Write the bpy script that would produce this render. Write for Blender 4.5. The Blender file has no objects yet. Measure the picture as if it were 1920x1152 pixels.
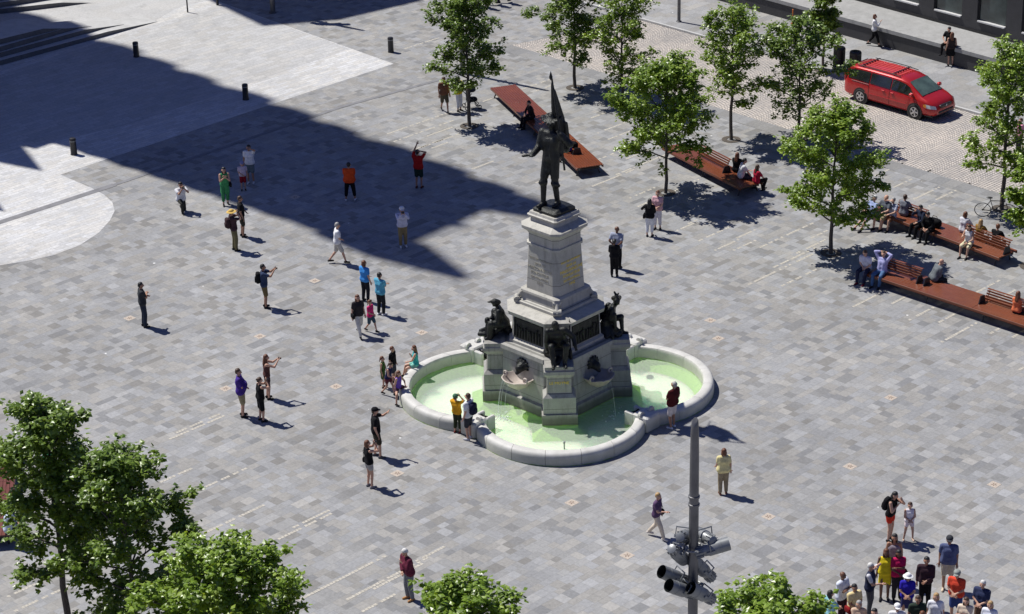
import bpy, bmesh, math, random
from math import sin, cos, pi, radians as R, sqrt, atan2
from mathutils import Vector, Matrix

# ---------------------------------------------------------------- camera, sky, sun, exposure
sc = bpy.context.scene
FPX, PITCH, CAMH, PPX = 4410.0, R(24.6), 36.4, 1197.0     # focal length and principal point in 1920-px units
cd = bpy.data.cameras.new('camera'); cam = bpy.data.objects.new('camera', cd)
sc.collection.objects.link(cam); sc.camera = cam
cam.location = (0, 0, CAMH); cam.rotation_euler = (R(90) - PITCH, 0, 0)
cd.sensor_width = 36; cd.lens = FPX / 1920 * 36; cd.shift_x = (960 - PPX) / 1920
cd.clip_start = 0.5; cd.clip_end = 3000
SUN_AZ, SUN_EL = R(149), R(57.2)                          # azimuth of the sun, counter-clockwise from +X
S = Vector((cos(SUN_EL) * cos(SUN_AZ), cos(SUN_EL) * sin(SUN_AZ), sin(SUN_EL)))
w = bpy.data.worlds.new('World'); sc.world = w; w.use_nodes = True
nt = w.node_tree; bg = nt.nodes['Background']; sky = nt.nodes.new('ShaderNodeTexSky')
sky.sky_type = 'NISHITA'; sky.sun_disc = False
sky.sun_elevation = SUN_EL; sky.sun_rotation = R(90) - SUN_AZ
sky.air_density = 1.0; sky.dust_density = 0.3; sky.ozone_density = 6.0
tint = nt.nodes.new('ShaderNodeMix'); tint.data_type = 'RGBA'; tint.blend_type = 'MULTIPLY'; tint.inputs[0].default_value = 1.0
tint.inputs[7].default_value = (1.02, .92, 1.28, 1)       # the deep violet-blue of a very clear summer sky
nt.links.new(sky.outputs[0], tint.inputs[6]); nt.links.new(tint.outputs[2], bg.inputs[0]); bg.inputs[1].default_value = 0.05
ld = bpy.data.lights.new('sun', 'SUN'); sun = bpy.data.objects.new('sun', ld); sc.collection.objects.link(sun)
ld.energy = 5.0; ld.angle = R(0.53); ld.color = (1, 0.97, 0.91)
sun.rotation_euler = S.to_track_quat('Z', 'Y').to_euler(); sun.location = (-60, 120, 90)
sc.view_settings.view_transform = 'Standard'; sc.view_settings.look = 'None'
sc.view_settings.exposure = 0.1; sc.view_settings.gamma = 1.0; sc.view_settings.use_curve_mapping = False

# ---------------------------------------------------------------- helpers
def G(px, py, z=0.0):
    """point of the plane at height z seen at a given place of the photograph (1920 x 1152)"""
    u, v = px - PPX, 576 - py
    d = (u, FPX * cos(PITCH) + v * sin(PITCH), -FPX * sin(PITCH) + v * cos(PITCH))
    t = (z - CAMH) / d[2]
    return Vector((d[0] * t, d[1] * t, z))
A_AZ = R(48)                                              # direction of the paving courses
DA = Vector((cos(A_AZ), sin(A_AZ), 0)); DB = Vector((sin(A_AZ), -cos(A_AZ), 0))

def link(o):
    sc.collection.objects.link(o); return o
def tag(o, label=None, cat=None, group=None, kind=None):
    if label: o['label'] = label
    if cat: o['category'] = cat
    if group: o['group'] = group
    if kind: o['kind'] = kind
    return o
def empty(name, loc=(0, 0, 0), rz=0.0, label=None, cat=None, group=None):
    o = link(bpy.data.objects.new(name, None)); o.location = loc; o.rotation_euler = (0, 0, rz)
    o.empty_display_size = 0.2
    return tag(o, label, cat, group)
def copy_tree(o, parent=None):
    c = o.copy(); link(c); c.parent = parent
    for ch in list(o.children): copy_tree(ch, c)
    return c

class MB:
    def __init__(s): s.v = []; s.f = []; s.m = []
    def add(s, vs, fs, mat=0, M=None):
        n = len(s.v)
        for p in vs:
            p = Vector(p); s.v.append(M @ p if M else p)
        for f in fs: s.f.append(tuple(i + n for i in f)); s.m.append(mat)
        return s
    def box(s, x0, x1, y0, y1, z0, z1, mat=0, M=None):
        vs = [(x, y, z) for z in (z0, z1) for y in (y0, y1) for x in (x0, x1)]
        return s.add(vs, [(0, 2, 3, 1), (4, 5, 7, 6), (0, 1, 5, 4), (1, 3, 7, 5), (3, 2, 6, 7), (2, 0, 4, 6)], mat, M)
    def bbox(s, x0, x1, y0, y1, z0, z1, b=0.02, mat=0, M=None):
        """box with chamfered edges"""
        vs = []; fs = []
        lv = [(z0, b), (z0 + b, 0), (z1 - b, 0), (z1, b)]
        for z, i in lv:
            e = i; X0, X1, Y0, Y1 = x0 + e, x1 - e, y0 + e, y1 - e
            vs += [(X0 + b, Y0, z), (X1 - b, Y0, z), (X1, Y0 + b, z), (X1, Y1 - b, z), (X1 - b, Y1, z), (X0 + b, Y1, z), (X0, Y1 - b, z), (X0, Y0 + b, z)]
        for k in range(3):
            for i in range(8): fs.append((k * 8 + i, k * 8 + (i + 1) % 8, k * 8 + 8 + (i + 1) % 8, k * 8 + 8 + i))
        fs += [tuple(range(7, -1, -1)), tuple(range(24, 32))]
        return s.add(vs, fs, mat, M)
    def loops(s, rings, cap0=True, cap1=True, closed=True, mat=0, M=None):
        n = len(rings[0]); vs = [p for r in rings for p in r]; fs = []
        for k in range(len(rings) - 1):
            for i in range(n if closed else n - 1):
                j = (i + 1) % n; fs.append((k * n + i, k * n + j, (k + 1) * n + j, (k + 1) * n + i))
        if cap0: fs.append(tuple(range(n - 1, -1, -1)))
        if cap1: fs.append(tuple(range((len(rings) - 1) * n, len(rings) * n)))
        return s.add(vs, fs, mat, M)
    def lathe(s, prof, n=20, mat=0, M=None, c=(0, 0, 0), cap0=True, cap1=True):
        rings = [[(c[0] + r * cos(2 * pi * i / n), c[1] + r * sin(2 * pi * i / n), c[2] + z) for i in range(n)] for r, z in prof]
        return s.loops(rings, cap0, cap1, True, mat, M)
    def tube(s, pts, rad, n=8, mat=0, M=None):
        pts = [Vector(p) for p in pts]
        if not hasattr(rad, '__len__'): rad = [rad] * len(pts)
        rings = []; up = Vector((0, 0, 1))
        for i, p in enumerate(pts):
            d = (pts[min(i + 1, len(pts) - 1)] - pts[max(i - 1, 0)])
            d = d.normalized() if d.length > 1e-9 else Vector((0, 0, 1))
            a = d.cross(up if abs(d.z) < .95 else Vector((1, 0, 0))).normalized(); b = a.cross(d)
            rings.append([p + (a * cos(2 * pi * k / n) + b * sin(2 * pi * k / n)) * rad[i] for k in range(n)])
        return s.loops(rings, True, True, True, mat, M)
    def caps(s, p1, r1, p2=None, r2=None, n=10, mat=0):
        """tapered capsule"""
        p1 = Vector(p1); p2 = Vector(p2) if p2 is not None else p1 + Vector((0, 0, .001)); r2 = r1 if r2 is None else r2
        d = p2 - p1
        if d.length < 1e-5: d = Vector((0, 0, 1e-4))
        d = d.normalized(); a = d.cross(Vector((0, 0, 1)) if abs(d.z) < .9 else Vector((1, 0, 0))).normalized(); b = d.cross(a)
        st = []
        for t in (-80, -45, -10): st.append((p1 + d * r1 * sin(R(t)), r1 * cos(R(t))))
        for t in (10, 45, 80): st.append((p2 + d * r2 * sin(R(t)), r2 * cos(R(t))))
        rings = [[c + (a * cos(2 * pi * k / n) + b * sin(2 * pi * k / n)) * r for k in range(n)] for c, r in st]
        return s.loops(rings, True, True, True, mat)
    def blob(s, c, r, e=1.0, n=14, m=8, mat=0, M=None):
        """superellipsoid: e<1 boxy"""
        def pw(x, e): return math.copysign(abs(x) ** e, x)
        rings = []
        for j in range(1, m):
            t = -pi / 2 + pi * j / m
            rings.append([(c[0] + r[0] * pw(cos(t), e) * pw(cos(2 * pi * i / n), e), c[1] + r[1] * pw(cos(t), e) * pw(sin(2 * pi * i / n), e), c[2] + r[2] * pw(sin(t), e)) for i in range(n)])
        return s.loops(rings, True, True, True, mat, M)
    def torus(s, c, Rr, r, ax='y', n=28, m=6, mat=0, M=None):
        rings = []
        for i in range(n + 1):
            a = 2 * pi * i / n; ring = []
            for k in range(m):
                b = 2 * pi * k / m; q = Rr + r * cos(b); h = r * sin(b)
                ring.append({'y': (c[0] + q * cos(a), c[1] + h, c[2] + q * sin(a)), 'z': (c[0] + q * cos(a), c[1] + q * sin(a), c[2] + h), 'x': (c[0] + h, c[1] + q * cos(a), c[2] + q * sin(a))}[ax])
            rings.append(ring)
        return s.loops(rings, False, False, True, mat, M)
    def prism(s, poly, z0, z1, mat=0, M=None):
        return s.loops([[(p[0], p[1], z0) for p in poly], [(p[0], p[1], z1) for p in poly]], True, True, True, mat, M)
    def mesh(s, name):
        me = bpy.data.meshes.new(name); me.from_pydata([tuple(v) for v in s.v], [], s.f)
        me.update(); return me
    def build(s, name, mats, parent=None, smooth=False, fix=True, label=None):
        me = s.mesh(name)
        if not isinstance(mats, (list, tuple)): mats = [mats]
        for m in mats: me.materials.append(m)
        if len(mats) > 1: me.polygons.foreach_set('material_index', s.m)
        if fix:
            bm = bmesh.new(); bm.from_mesh(me); bmesh.ops.recalc_face_normals(bm, faces=bm.faces); bm.to_mesh(me); bm.free()
        if smooth is True: me.polygons.foreach_set('use_smooth', [True] * len(me.polygons))
        elif smooth:
            me.polygons.foreach_set('use_smooth', [True] * len(me.polygons)); me.set_sharp_from_angle(angle=R(smooth))
        o = link(bpy.data.objects.new(name, me)); o.parent = parent
        if label: o['label'] = label
        return o

BAKE = []
def soft(mb, name, mat, parent, voxel=.022, extra=None, emats=()):
    """one continuous skin grown over overlapping capsules (voxel remesh, baked at the end)"""
    me = mb.mesh(name); me.materials.append(mat)
    for m in emats: me.materials.append(m)
    o = link(bpy.data.objects.new(name, me)); o.parent = parent
    md = o.modifiers.new('remesh', 'REMESH'); md.mode = 'VOXEL'; md.voxel_size = voxel; md.use_smooth_shade = True
    sm = o.modifiers.new('smooth', 'SMOOTH'); sm.factor = .5; sm.iterations = 2
    BAKE.append((o, extra, [mat] + list(emats)))
    return o
def bake_all():
    dg = bpy.context.evaluated_depsgraph_get(); new = []
    for o, extra, mats in BAKE:
        me = bpy.data.meshes.new_from_object(o.evaluated_get(dg)); new.append(me)
    for (o, extra, mats), me in zip(BAKE, new):
        old = o.data; o.modifiers.clear()
        if not me.materials:
            for m in mats: me.materials.append(m)
        while len(me.materials) < len(mats): me.materials.append(mats[len(me.materials)])
        for i, m in enumerate(mats): me.materials[i] = m
        if extra:
            bm = bmesh.new(); bm.from_mesh(me)
            vs = [bm.verts.new(v) for v in extra.v]
            for f, mi in zip(extra.f, extra.m):
                try: fc = bm.faces.new([vs[i] for i in f]); fc.material_index = mi; fc.smooth = True
                except ValueError: pass
            bm.to_mesh(me); bm.free()
        me.polygons.foreach_set('use_smooth', [True] * len(me.polygons))
        me.name = o.name; o.data = me; bpy.data.meshes.remove(old)

# ---------------------------------------------------------------- materials
MATS = {}
def srgb(r, g, b):
    f = lambda c: (c / 255 / 12.92) if c / 255 <= .04045 else ((c / 255 + .055) / 1.055) ** 2.4
    return (f(r), f(g), f(b), 1)
def newmat(name):
    m = bpy.data.materials.new(name); m.use_nodes = True
    return m, m.node_tree, m.node_tree.nodes['Principled BSDF']
def N(nt, typ, **kw):
    n = nt.nodes.new(typ)
    for k, v in kw.items(): setattr(n, k, v)
    return n
def mth(nt, op, a, b=None, c=None):
    n = nt.nodes.new('ShaderNodeMath'); n.operation = op
    for i, x in enumerate((a, b, c)):
        if x is None: continue
        if isinstance(x, (int, float)): n.inputs[i].default_value = x
        else: nt.links.new(x, n.inputs[i])
    return n.outputs[0]
def mixc(nt, fac, a, b, typ='MIX'):
    n = nt.nodes.new('ShaderNodeMix'); n.data_type = 'RGBA'; n.blend_type = typ
    for sck, x in ((n.inputs[0], fac), (n.inputs[6], a), (n.inputs[7], b)):
        if isinstance(x, (int, float)): sck.default_value = x
        elif isinstance(x, tuple): sck.default_value = x
        else: nt.links.new(x, sck)
    return n.outputs[2]
def ramp(nt, fac, stops, interp='LINEAR'):
    n = nt.nodes.new('ShaderNodeValToRGB'); cr = n.color_ramp; cr.interpolation = interp
    while len(cr.elements) < len(stops): cr.elements.new(.5)
    for e, (p, c) in zip(cr.elements, stops): e.position = p; e.color = c
    nt.links.new(fac, n.inputs[0]); return n.outputs[0]
def bump(nt, bsdf, h, strength=.3, dist=.01):
    n = nt.nodes.new('ShaderNodeBump'); n.inputs['Strength'].default_value = strength; n.inputs['Distance'].default_value = dist
    nt.links.new(h, n.inputs['Height']); nt.links.new(n.outputs[0], bsdf.inputs['Normal'])
def noise(nt, vec, scale, detail=4, rough=.55):
    n = nt.nodes.new('ShaderNodeTexNoise'); n.inputs['Scale'].default_value = scale
    n.inputs['Detail'].default_value = detail; n.inputs['Roughness'].default_value = rough
    if vec is not None: nt.links.new(vec, n.inputs['Vector'])
    return n.outputs[0]
def simple(name, col, rough=.7, var=.15, scale=6, bmp=.15, metal=0, coat=0, spec=None, bscale=None):
    if name in MATS: return MATS[name]
    m, nt, b = newmat(name)
    tc = N(nt, 'ShaderNodeTexCoord').outputs['Object']
    nz = noise(nt, tc, scale, 5)
    d = tuple(max(0, c * (1 - var)) for c in col[:3]) + (1,); l = tuple(min(1, c * (1 + var)) for c in col[:3]) + (1,)
    nt.links.new(ramp(nt, nz, [(.3, d), (.7, l)]), b.inputs['Base Color'])
    b.inputs['Roughness'].default_value = rough; b.inputs['Metallic'].default_value = metal
    b.inputs['Coat Weight'].default_value = coat
    if spec is not None: b.inputs['Specular IOR Level'].default_value = spec
    if bmp: bump(nt, b, noise(nt, tc, bscale or scale * 5, 4), bmp, .01)
    MATS[name] = m; return m
def fabric(col):
    key = 'fabric_%02x%02x%02x' % tuple(int(max(0, min(255, c))) for c in col)
    if key in MATS: return MATS[key]
    return simple(key, tuple(.85 * x for x in srgb(*col)[:3]), .85, .18, 9, .5, spec=.2, bscale=22)

def world_uv(nt, rot=-48):
    ge = N(nt, 'ShaderNodeNewGeometry'); mp = N(nt, 'ShaderNodeMapping')
    mp.inputs['Rotation'].default_value = (0, 0, R(rot)); nt.links.new(ge.outputs['Position'], mp.inputs['Vector'])
    sp = N(nt, 'ShaderNodeSeparateXYZ'); nt.links.new(mp.outputs[0], sp.inputs[0])
    return mp.outputs[0], sp.outputs[0], sp.outputs[1]

def paver_mat(name, widths, length, stops, joint, tint=.5, swap=False, speck=True, jw=.008, macro=.12, jstr=1.0, rot=-48):
    m, nt, b = newmat(name); L = nt.links
    vec, u, v = world_uv(nt, rot)
    if swap: u, v = v, u
    u = mth(nt, 'ADD', u, 500); v = mth(nt, 'ADD', v, 500)
    P = sum(widths); q = mth(nt, 'DIVIDE', v, P); fl = mth(nt, 'FLOOR', q)
    mm = mth(nt, 'MULTIPLY', mth(nt, 'SUBTRACT', q, fl), P)
    row = mth(nt, 'MULTIPLY', fl, float(len(widths))); acc = 0; ed = mth(nt, 'MINIMUM', mm, mth(nt, 'SUBTRACT', P, mm))
    for wd in widths[:-1]:
        acc += wd; row = mth(nt, 'ADD', row, mth(nt, 'GREATER_THAN', mm, acc))
        ed = mth(nt, 'MINIMUM', ed, mth(nt, 'ABSOLUTE', mth(nt, 'SUBTRACT', mm, acc)))
    W = mth(nt, 'ADD', mth(nt, 'DIVIDE', u, length), mth(nt, 'MULTIPLY', row, 17.37))
    v1 = N(nt, 'ShaderNodeTexVoronoi', voronoi_dimensions='1D', feature='F1'); v1.inputs['Scale'].default_value = 1; v1.inputs['Randomness'].default_value = .75
    v2 = N(nt, 'ShaderNodeTexVoronoi', voronoi_dimensions='1D', feature='DISTANCE_TO_EDGE'); v2.inputs['Scale'].default_value = 1; v2.inputs['Randomness'].default_value = .75
    L.new(W, v1.inputs['W']); L.new(W, v2.inputs['W'])
    sp = N(nt, 'ShaderNodeSeparateColor'); L.new(v1.outputs['Color'], sp.inputs[0])
    col = ramp(nt, sp.outputs[0], stops, 'LINEAR')
    warm = mixc(nt, mth(nt, 'MULTIPLY', mth(nt, 'GREATER_THAN', sp.outputs[1], .62), tint), (1, 1, 1, 1), (1.03, .985, .91, 1))
    col = mixc(nt, 1.0, col, warm, 'MULTIPLY')
    cool = mixc(nt, mth(nt, 'MULTIPLY', mth(nt, 'LESS_THAN', sp.outputs[1], .3), tint), (1, 1, 1, 1), (.965, .985, 1.03, 1))
    col = mixc(nt, 1.0, col, cool, 'MULTIPLY')
    n1 = noise(nt, vec, 9, 6, .7); col = mixc(nt, 1.0, col, ramp(nt, n1, [(.25, (.78, .78, .78, 1)), (.75, (1.18, 1.18, 1.18, 1))]), 'MULTIPLY')
    nf = noise(nt, vec, 55, 3, .8); col = mixc(nt, 1.0, col, ramp(nt, nf, [(.3, (.86, .86, .86, 1)), (.7, (1.12, 1.12, 1.12, 1))]), 'MULTIPLY')
    n2 = noise(nt, vec, .16, 4, .6); col = mixc(nt, 1.0, col, ramp(nt, n2, [(.3, (1 - macro,) * 3 + (1,)), (.7, (1 + macro,) * 3 + (1,))]), 'MULTIPLY')
    n3 = noise(nt, vec, 1.3, 5, .7); col = mixc(nt, mth(nt, 'MULTIPLY', ramp(nt, n3, [(.54, (0, 0, 0, 1)), (.74, (1, 1, 1, 1))]), .36), col, (.13, .128, .12, 1))
    edge = mth(nt, 'MINIMUM', ed, mth(nt, 'MULTIPLY', v2.outputs['Distance'], length))
    jm = mth(nt, 'MULTIPLY', mth(nt, 'LESS_THAN', edge, jw), jstr)
    col = mixc(nt, jm, col, joint)
    if speck:
        vo = N(nt, 'ShaderNodeTexVoronoi', feature='F1'); vo.inputs['Scale'].default_value = 1.15; L.new(vec, vo.inputs['Vector'])
        s2 = N(nt, 'ShaderNodeSeparateColor'); L.new(vo.outputs['Color'], s2.inputs[0])
        sz = mth(nt, 'MULTIPLY', mth(nt, 'POWER', s2.outputs[0], 3.0), .055)
        col = mixc(nt, mth(nt, 'MULTIPLY', mth(nt, 'LESS_THAN', vo.outputs['Distance'], sz), .8), col, (.8, .8, .78, 1))
    L.new(col, b.inputs['Base Color']); b.inputs['Roughness'].default_value = .72; b.inputs['Specular IOR Level'].default_value = .35
    hh = mth(nt, 'ADD', mth(nt, 'MULTIPLY', mth(nt, 'SUBTRACT', 1, jm), .6), mth(nt, 'MULTIPLY', n1, .6))
    bump(nt, b, hh, .35, .01)
    return m
g = lambda x, t=1.0: (x, x * .997, x * .99 * t, 1)
M_PLAZA = paver_mat('plaza_pavers', [.24, .38, .28, .44], .37, [(0, g(.205)), (.13, g(.225)), (.22, g(.265)), (.55, g(.288)), (.85, g(.312)), (1, g(.35))], g(.18), .6, jstr=.45)
M_LIGHT = paver_mat('light_slabs', [.22, .22], .55, [(0, g(.48)), (.5, g(.535)), (1, g(.59))], g(.36), .4, jstr=.7, jw=.012, macro=.1)
M_ROAD = paver_mat('road_setts', [.34], .7, [(0, g(.42)), (.5, g(.455)), (1, g(.49))], g(.33), .3, jstr=.6, jw=.02, macro=.06, speck=False)
M_WALK = paver_mat('sidewalk_slabs', [.5, .5], .9, [(0, g(.27)), (.5, g(.31)), (1, g(.35))], g(.2), .5, jstr=.6)
M_CONC = paver_mat('forecourt_slabs', [.7], 1.1, [(0, g(.44)), (.5, g(.46)), (1, g(.48))], g(.38), .15, jstr=.4, macro=.08, speck=False)
M_BORDER = paver_mat('border_slabs', [.6], 1.0, [(0, g(.22)), (.5, g(.255)), (1, g(.29))], g(.14), .3, jstr=.5)
# fan-laid granite setts of the street
def cobble():
    m, nt, b = newmat('cobbles'); L = nt.links
    vec, u, v = world_uv(nt)
    u = mth(nt, 'ADD', u, 500.); v = mth(nt, 'ADD', v, 500.)
    ww = 1.9
    k = mth(nt, 'FLOOR', mth(nt, 'DIVIDE', v, ww)); fr = mth(nt, 'SUBTRACT', mth(nt, 'DIVIDE', v, ww), mth(nt, 'ADD', k, .5))
    arc = mth(nt, 'MULTIPLY', mth(nt, 'MULTIPLY', fr, fr), 1.9)
    uu = mth(nt, 'ADD', u, mth(nt, 'ADD', arc, mth(nt, 'MULTIPLY', k, .0)))
    cb = N(nt, 'ShaderNodeCombineXYZ'); L.new(uu, cb.inputs[0]); L.new(v, cb.inputs[1])
    br = N(nt, 'ShaderNodeTexBrick'); L.new(cb.outputs[0], br.inputs['Vector']); br.inputs['Scale'].default_value = 1
    br.inputs['Brick Width'].default_value = .17; br.inputs['Row Height'].default_value = .15; br.inputs['Mortar Size'].default_value = .016
    br.inputs['Mortar Smooth'].default_value = .5
    br.inputs['Color1'].default_value = (.55, .505, .45, 1); br.inputs['Color2'].default_value = (.44, .415, .385, 1); br.inputs['Mortar'].default_value = (.15, .135, .13, 1)
    col = mixc(nt, 1., br.outputs['Color'], ramp(nt, noise(nt, vec, 5, 5, .7), [(.25, (.75, .75, .76, 1)), (.75, (1.2, 1.18, 1.16, 1))]), 'MULTIPLY')
    col = mixc(nt, 1., col, ramp(nt, noise(nt, vec, .35, 4, .6), [(.3, (.85, .86, .88, 1)), (.7, (1.14, 1.12, 1.1, 1))]), 'MULTIPLY')
    L.new(col, b.inputs['Base Color']); b.inputs['Roughness'].default_value = .75
    bump(nt, b, mth(nt, 'SUBTRACT', 1, br.outputs['Fac']), .8, .02)
    return m
M_COBBLE = cobble()
M_GRANITE = None
def granite(name, lo, hi, algae=False, block=0.0, streak=.55):
    m, nt, b = newmat(name); L = nt.links
    ge = N(nt, 'ShaderNodeNewGeometry').outputs['Position']
    n1 = noise(nt, ge, 38, 5, .8); n2 = noise(nt, ge, 2.2, 5, .65)
    col = ramp(nt, n1, [(.25, lo), (.75, hi)])
    mp = N(nt, 'ShaderNodeMapping'); mp.inputs['Scale'].default_value = (5, 5, .7); L.new(ge, mp.inputs['Vector'])
    st = noise(nt, mp.outputs[0], 1.2, 5, .7)
    col = mixc(nt, mth(nt, 'MULTIPLY', ramp(nt, st, [(.5, (0, 0, 0, 1)), (.75, (1, 1, 1, 1))]), streak), col, tuple(c * .35 for c in lo[:3]) + (1,))
    col = mixc(nt, 1., col, ramp(nt, n2, [(.3, (.85, .85, .84, 1)), (.7, (1.1, 1.1, 1.1, 1))]), 'MULTIPLY')
    if block:
        s0 = N(nt, 'ShaderNodeSeparateXYZ'); L.new(ge, s0.inputs[0]); fz = mth(nt, 'FRACT', mth(nt, 'DIVIDE', mth(nt, 'ADD', s0.outputs[2], 10.02), block))
        col = mixc(nt, mth(nt, 'MULTIPLY', mth(nt, 'LESS_THAN', fz, .022 / block), .65), col, (.07, .068, .06, 1))
    if algae:
        sp = N(nt, 'ShaderNodeSeparateXYZ'); L.new(ge, sp.inputs[0])
        zz = mth(nt, 'ADD', sp.outputs[2], mth(nt, 'MULTIPLY', mth(nt, 'SUBTRACT', n2, .5), .10))
        damp = ramp(nt, mth(nt, 'DIVIDE', mth(nt, 'ADD', zz, .1), .62), [(.0, (1, 1, 1, 1)), (.55, (.9, .9, .9, 1)), (.85, (0, 0, 0, 1))])
        if algae == 'pier': col = mixc(nt, mth(nt, 'MULTIPLY', damp, .8), col, (.075, .078, .05, 1))
        else: col = mixc(nt, mth(nt, 'MULTIPLY', damp, .35), col, (.24, .28, .15, 1))
        gr = ramp(nt, mth(nt, 'ADD', mth(nt, 'MULTIPLY', zz, 4), .5), [(.5, (1, 1, 1, 1)), (.62, (0, 0, 0, 1))])
        col = mixc(nt, gr, col, mixc(nt, n1, (.17, .33, .025, 1), (.30, .48, .07, 1)))
    L.new(col, b.inputs['Base Color']); b.inputs['Roughness'].default_value = .62
    bump(nt, b, n1, .25, .006)
    return m
M_PED = granite('pedestal_granite', (.34, .33, .29, 1), (.50, .48, .43, 1), block=.8)
M_PEDL = granite('pier_granite', (.26, .255, .235, 1), (.42, .41, .38, 1), algae='pier', streak=.6, block=.53)
M_RIM = granite('rim_granite', (.50, .49, .46, 1), (.64, .63, .60, 1), algae='rim', streak=.12)
M_DARKGR = granite('dark_granite', (.036, .036, .041, 1), (.062, .062, .067, 1), streak=.2)
M_TERR = granite('terrace_stone', (.30, .30, .30, 1), (.40, .40, .395, 1), streak=.3)
M_STEP = granite('step_stone', (.44, .44, .44, 1), (.54, .54, .53, 1), streak=.1)
def bronze():
    m, nt, b = newmat('bronze'); ge = N(nt, 'ShaderNodeNewGeometry').outputs['Position']
    n1 = noise(nt, ge, 7, 5, .7)
    nt.links.new(ramp(nt, n1, [(.3, (.014, .015, .014, 1)), (.6, (.03, .032, .03, 1)), (.8, (.07, .08, .072, 1))]), b.inputs['Base Color'])
    b.inputs['Metallic'].default_value = .55; b.inputs['Roughness'].default_value = .42
    bump(nt, b, noise(nt, ge, 16, 5, .65), .9, .03); return m
M_BRONZE = bronze()
M_GOLD = simple('gilt_letters', (.85, .62, .06, 1), .5, .2, 20, 0, metal=.2)
M_BLACK = simple('black_metal', (.018, .018, .02, 1), .42, .3, 8, .1)
M_GREYM = simple('grey_painted_metal', (.22, .23, .235, 1), .42, .12, 5, .05, metal=.3)
M_MAST = simple('mast_steel', (.14, .14, .145, 1), .38, .2, 3, .04, metal=.5)
M_WHITEM = simple('pale_metal', (.6, .6, .6, 1), .4, .1, 5, 0)
M_SKIN = [simple('skin_fair', (.52, .30, .21, 1), .55, .1, 8, .05), simple('skin_tan', (.36, .19, .12, 1), .55, .1, 8, .05), simple('skin_brown', (.16, .075, .045, 1), .5, .1, 8, .05)]
M_EYE = simple('eye_dark', (.02, .015, .012, 1), .3, .1, 5, 0)
M_LIP = simple('lip', (.30, .09, .08, 1), .5, .1, 5, 0)
HAIR = {k: simple('hair_' + k, c + (1,), .5, .35, 30, .6) for k, c in dict(black=(.012, .011, .011), brown=(.06, .03, .016), auburn=(.13, .045, .018), blond=(.42, .27, .12), grey=(.33, .32, .31), white=(.62, .61, .59)).items()}
def wood(name, c1, c2, rough=.42):
    m, nt, b = newmat(name); tc = N(nt, 'ShaderNodeTexCoord').outputs['Object']
    mp = N(nt, 'ShaderNodeMapping'); mp.inputs['Scale'].default_value = (1.2, 14, 14); nt.links.new(tc, mp.inputs['Vector'])
    n1 = noise(nt, mp.outputs[0], 1.6, 6, .7); n2 = noise(nt, tc, .8, 3)
    col = mixc(nt, n2, ramp(nt, n1, [(.3, c1), (.7, c2)]), ramp(nt, n1, [(.3, tuple(x * .6 for x in c1[:3]) + (1,)), (.7, c1)]))
    nt.links.new(col, b.inputs['Base Color']); b.inputs['Roughness'].default_value = rough
    bump(nt, b, n1, .25, .006); return m
M_WOOD = wood('bench_wood', (.165, .044, .018, 1), (.28, .080, .032, 1), .3)
M_WOODD = wood('bench_wood_weathered', (.14, .045, .035, 1), (.22, .08, .06, 1), .35)
def leafmat(name, a, b_, c):
    m, nt, b = newmat(name); L = nt.links
    at = N(nt, 'ShaderNodeAttribute', attribute_name='tone')
    col = ramp(nt, at.outputs['Fac'], [(0, a), (.55, b_), (1, c)])
    L.new(col, b.inputs['Base Color']); b.inputs['Roughness'].default_value = .36; b.inputs['Specular IOR Level'].default_value = .6
    tr = N(nt, 'ShaderNodeBsdfTranslucent'); L.new(mixc(nt, 1., col, (1.5, 1.35, .45, 1), 'MULTIPLY'), tr.inputs[0])
    mx = N(nt, 'ShaderNodeMixShader'); mx.inputs[0].default_value = .32
    out = nt.nodes['Material Output']; L.new(b.outputs[0], mx.inputs[1]); L.new(tr.outputs[0], mx.inputs[2]); L.new(mx.outputs[0], out.inputs[0])
    return m
M_LEAF = leafmat('leaves_bright', (.10, .17, .016, 1), (.19, .30, .028, 1), (.35, .46, .085, 1))
M_LEAFD = leafmat('leaves_deep', (.075, .135, .018, 1), (.14, .225, .03, 1), (.26, .36, .07, 1))
def bark():
    m, nt, b = newmat('bark'); tc = N(nt, 'ShaderNodeTexCoord').outputs['Object']
    mp = N(nt, 'ShaderNodeMapping'); mp.inputs['Scale'].default_value = (14, 14, 2.5); nt.links.new(tc, mp.inputs['Vector'])
    n1 = noise(nt, mp.outputs[0], 2, 5, .7)
    nt.links.new(ramp(nt, n1, [(.3, (.045, .036, .028, 1)), (.7, (.13, .11, .09, 1))]), b.inputs['Base Color']); b.inputs['Roughness'].default_value = .9
    bump(nt, b, n1, .8, .02); return m
M_BARK = bark()
def glassm(name, col, rough=.06):
    m, nt, b = newmat(name); b.inputs['Base Color'].default_value = col; b.inputs['Roughness'].default_value = rough
    b.inputs['Specular IOR Level'].default_value = .8
    tc = N(nt, 'ShaderNodeTexCoord').outputs['Object']; nt.links.new(ramp(nt, noise(nt, tc, 1.5, 3), [(.35, col), (.7, tuple(c * 2.2 for c in col[:3]) + (1,))]), b.inputs['Base Color'])
    return m
M_GLASS = glassm('dark_glass', (.012, .014, .014, 1)); M_WSHIELD = glassm('windshield_glass', (.05, .075, .065, 1))
M_FACGLASS = glassm('facade_glass', (.03, .042, .042, 1), .2)
def carpaint():
    m, nt, b = newmat('red_car_paint'); b.inputs['Base Color'].default_value = (.36, .007, .009, 1); b.inputs['Roughness'].default_value = .38
    b.inputs['Metallic'].default_value = .25; b.inputs['Coat Weight'].default_value = .9; b.inputs['Coat Roughness'].default_value = .05
    tc = N(nt, 'ShaderNodeTexCoord').outputs['Object']
    nt.links.new(ramp(nt, noise(nt, tc, 2, 4), [(.3, (.40, .007, .008, 1)), (.7, (.47, .010, .010, 1))]), b.inputs['Base Color']); return m
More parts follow.
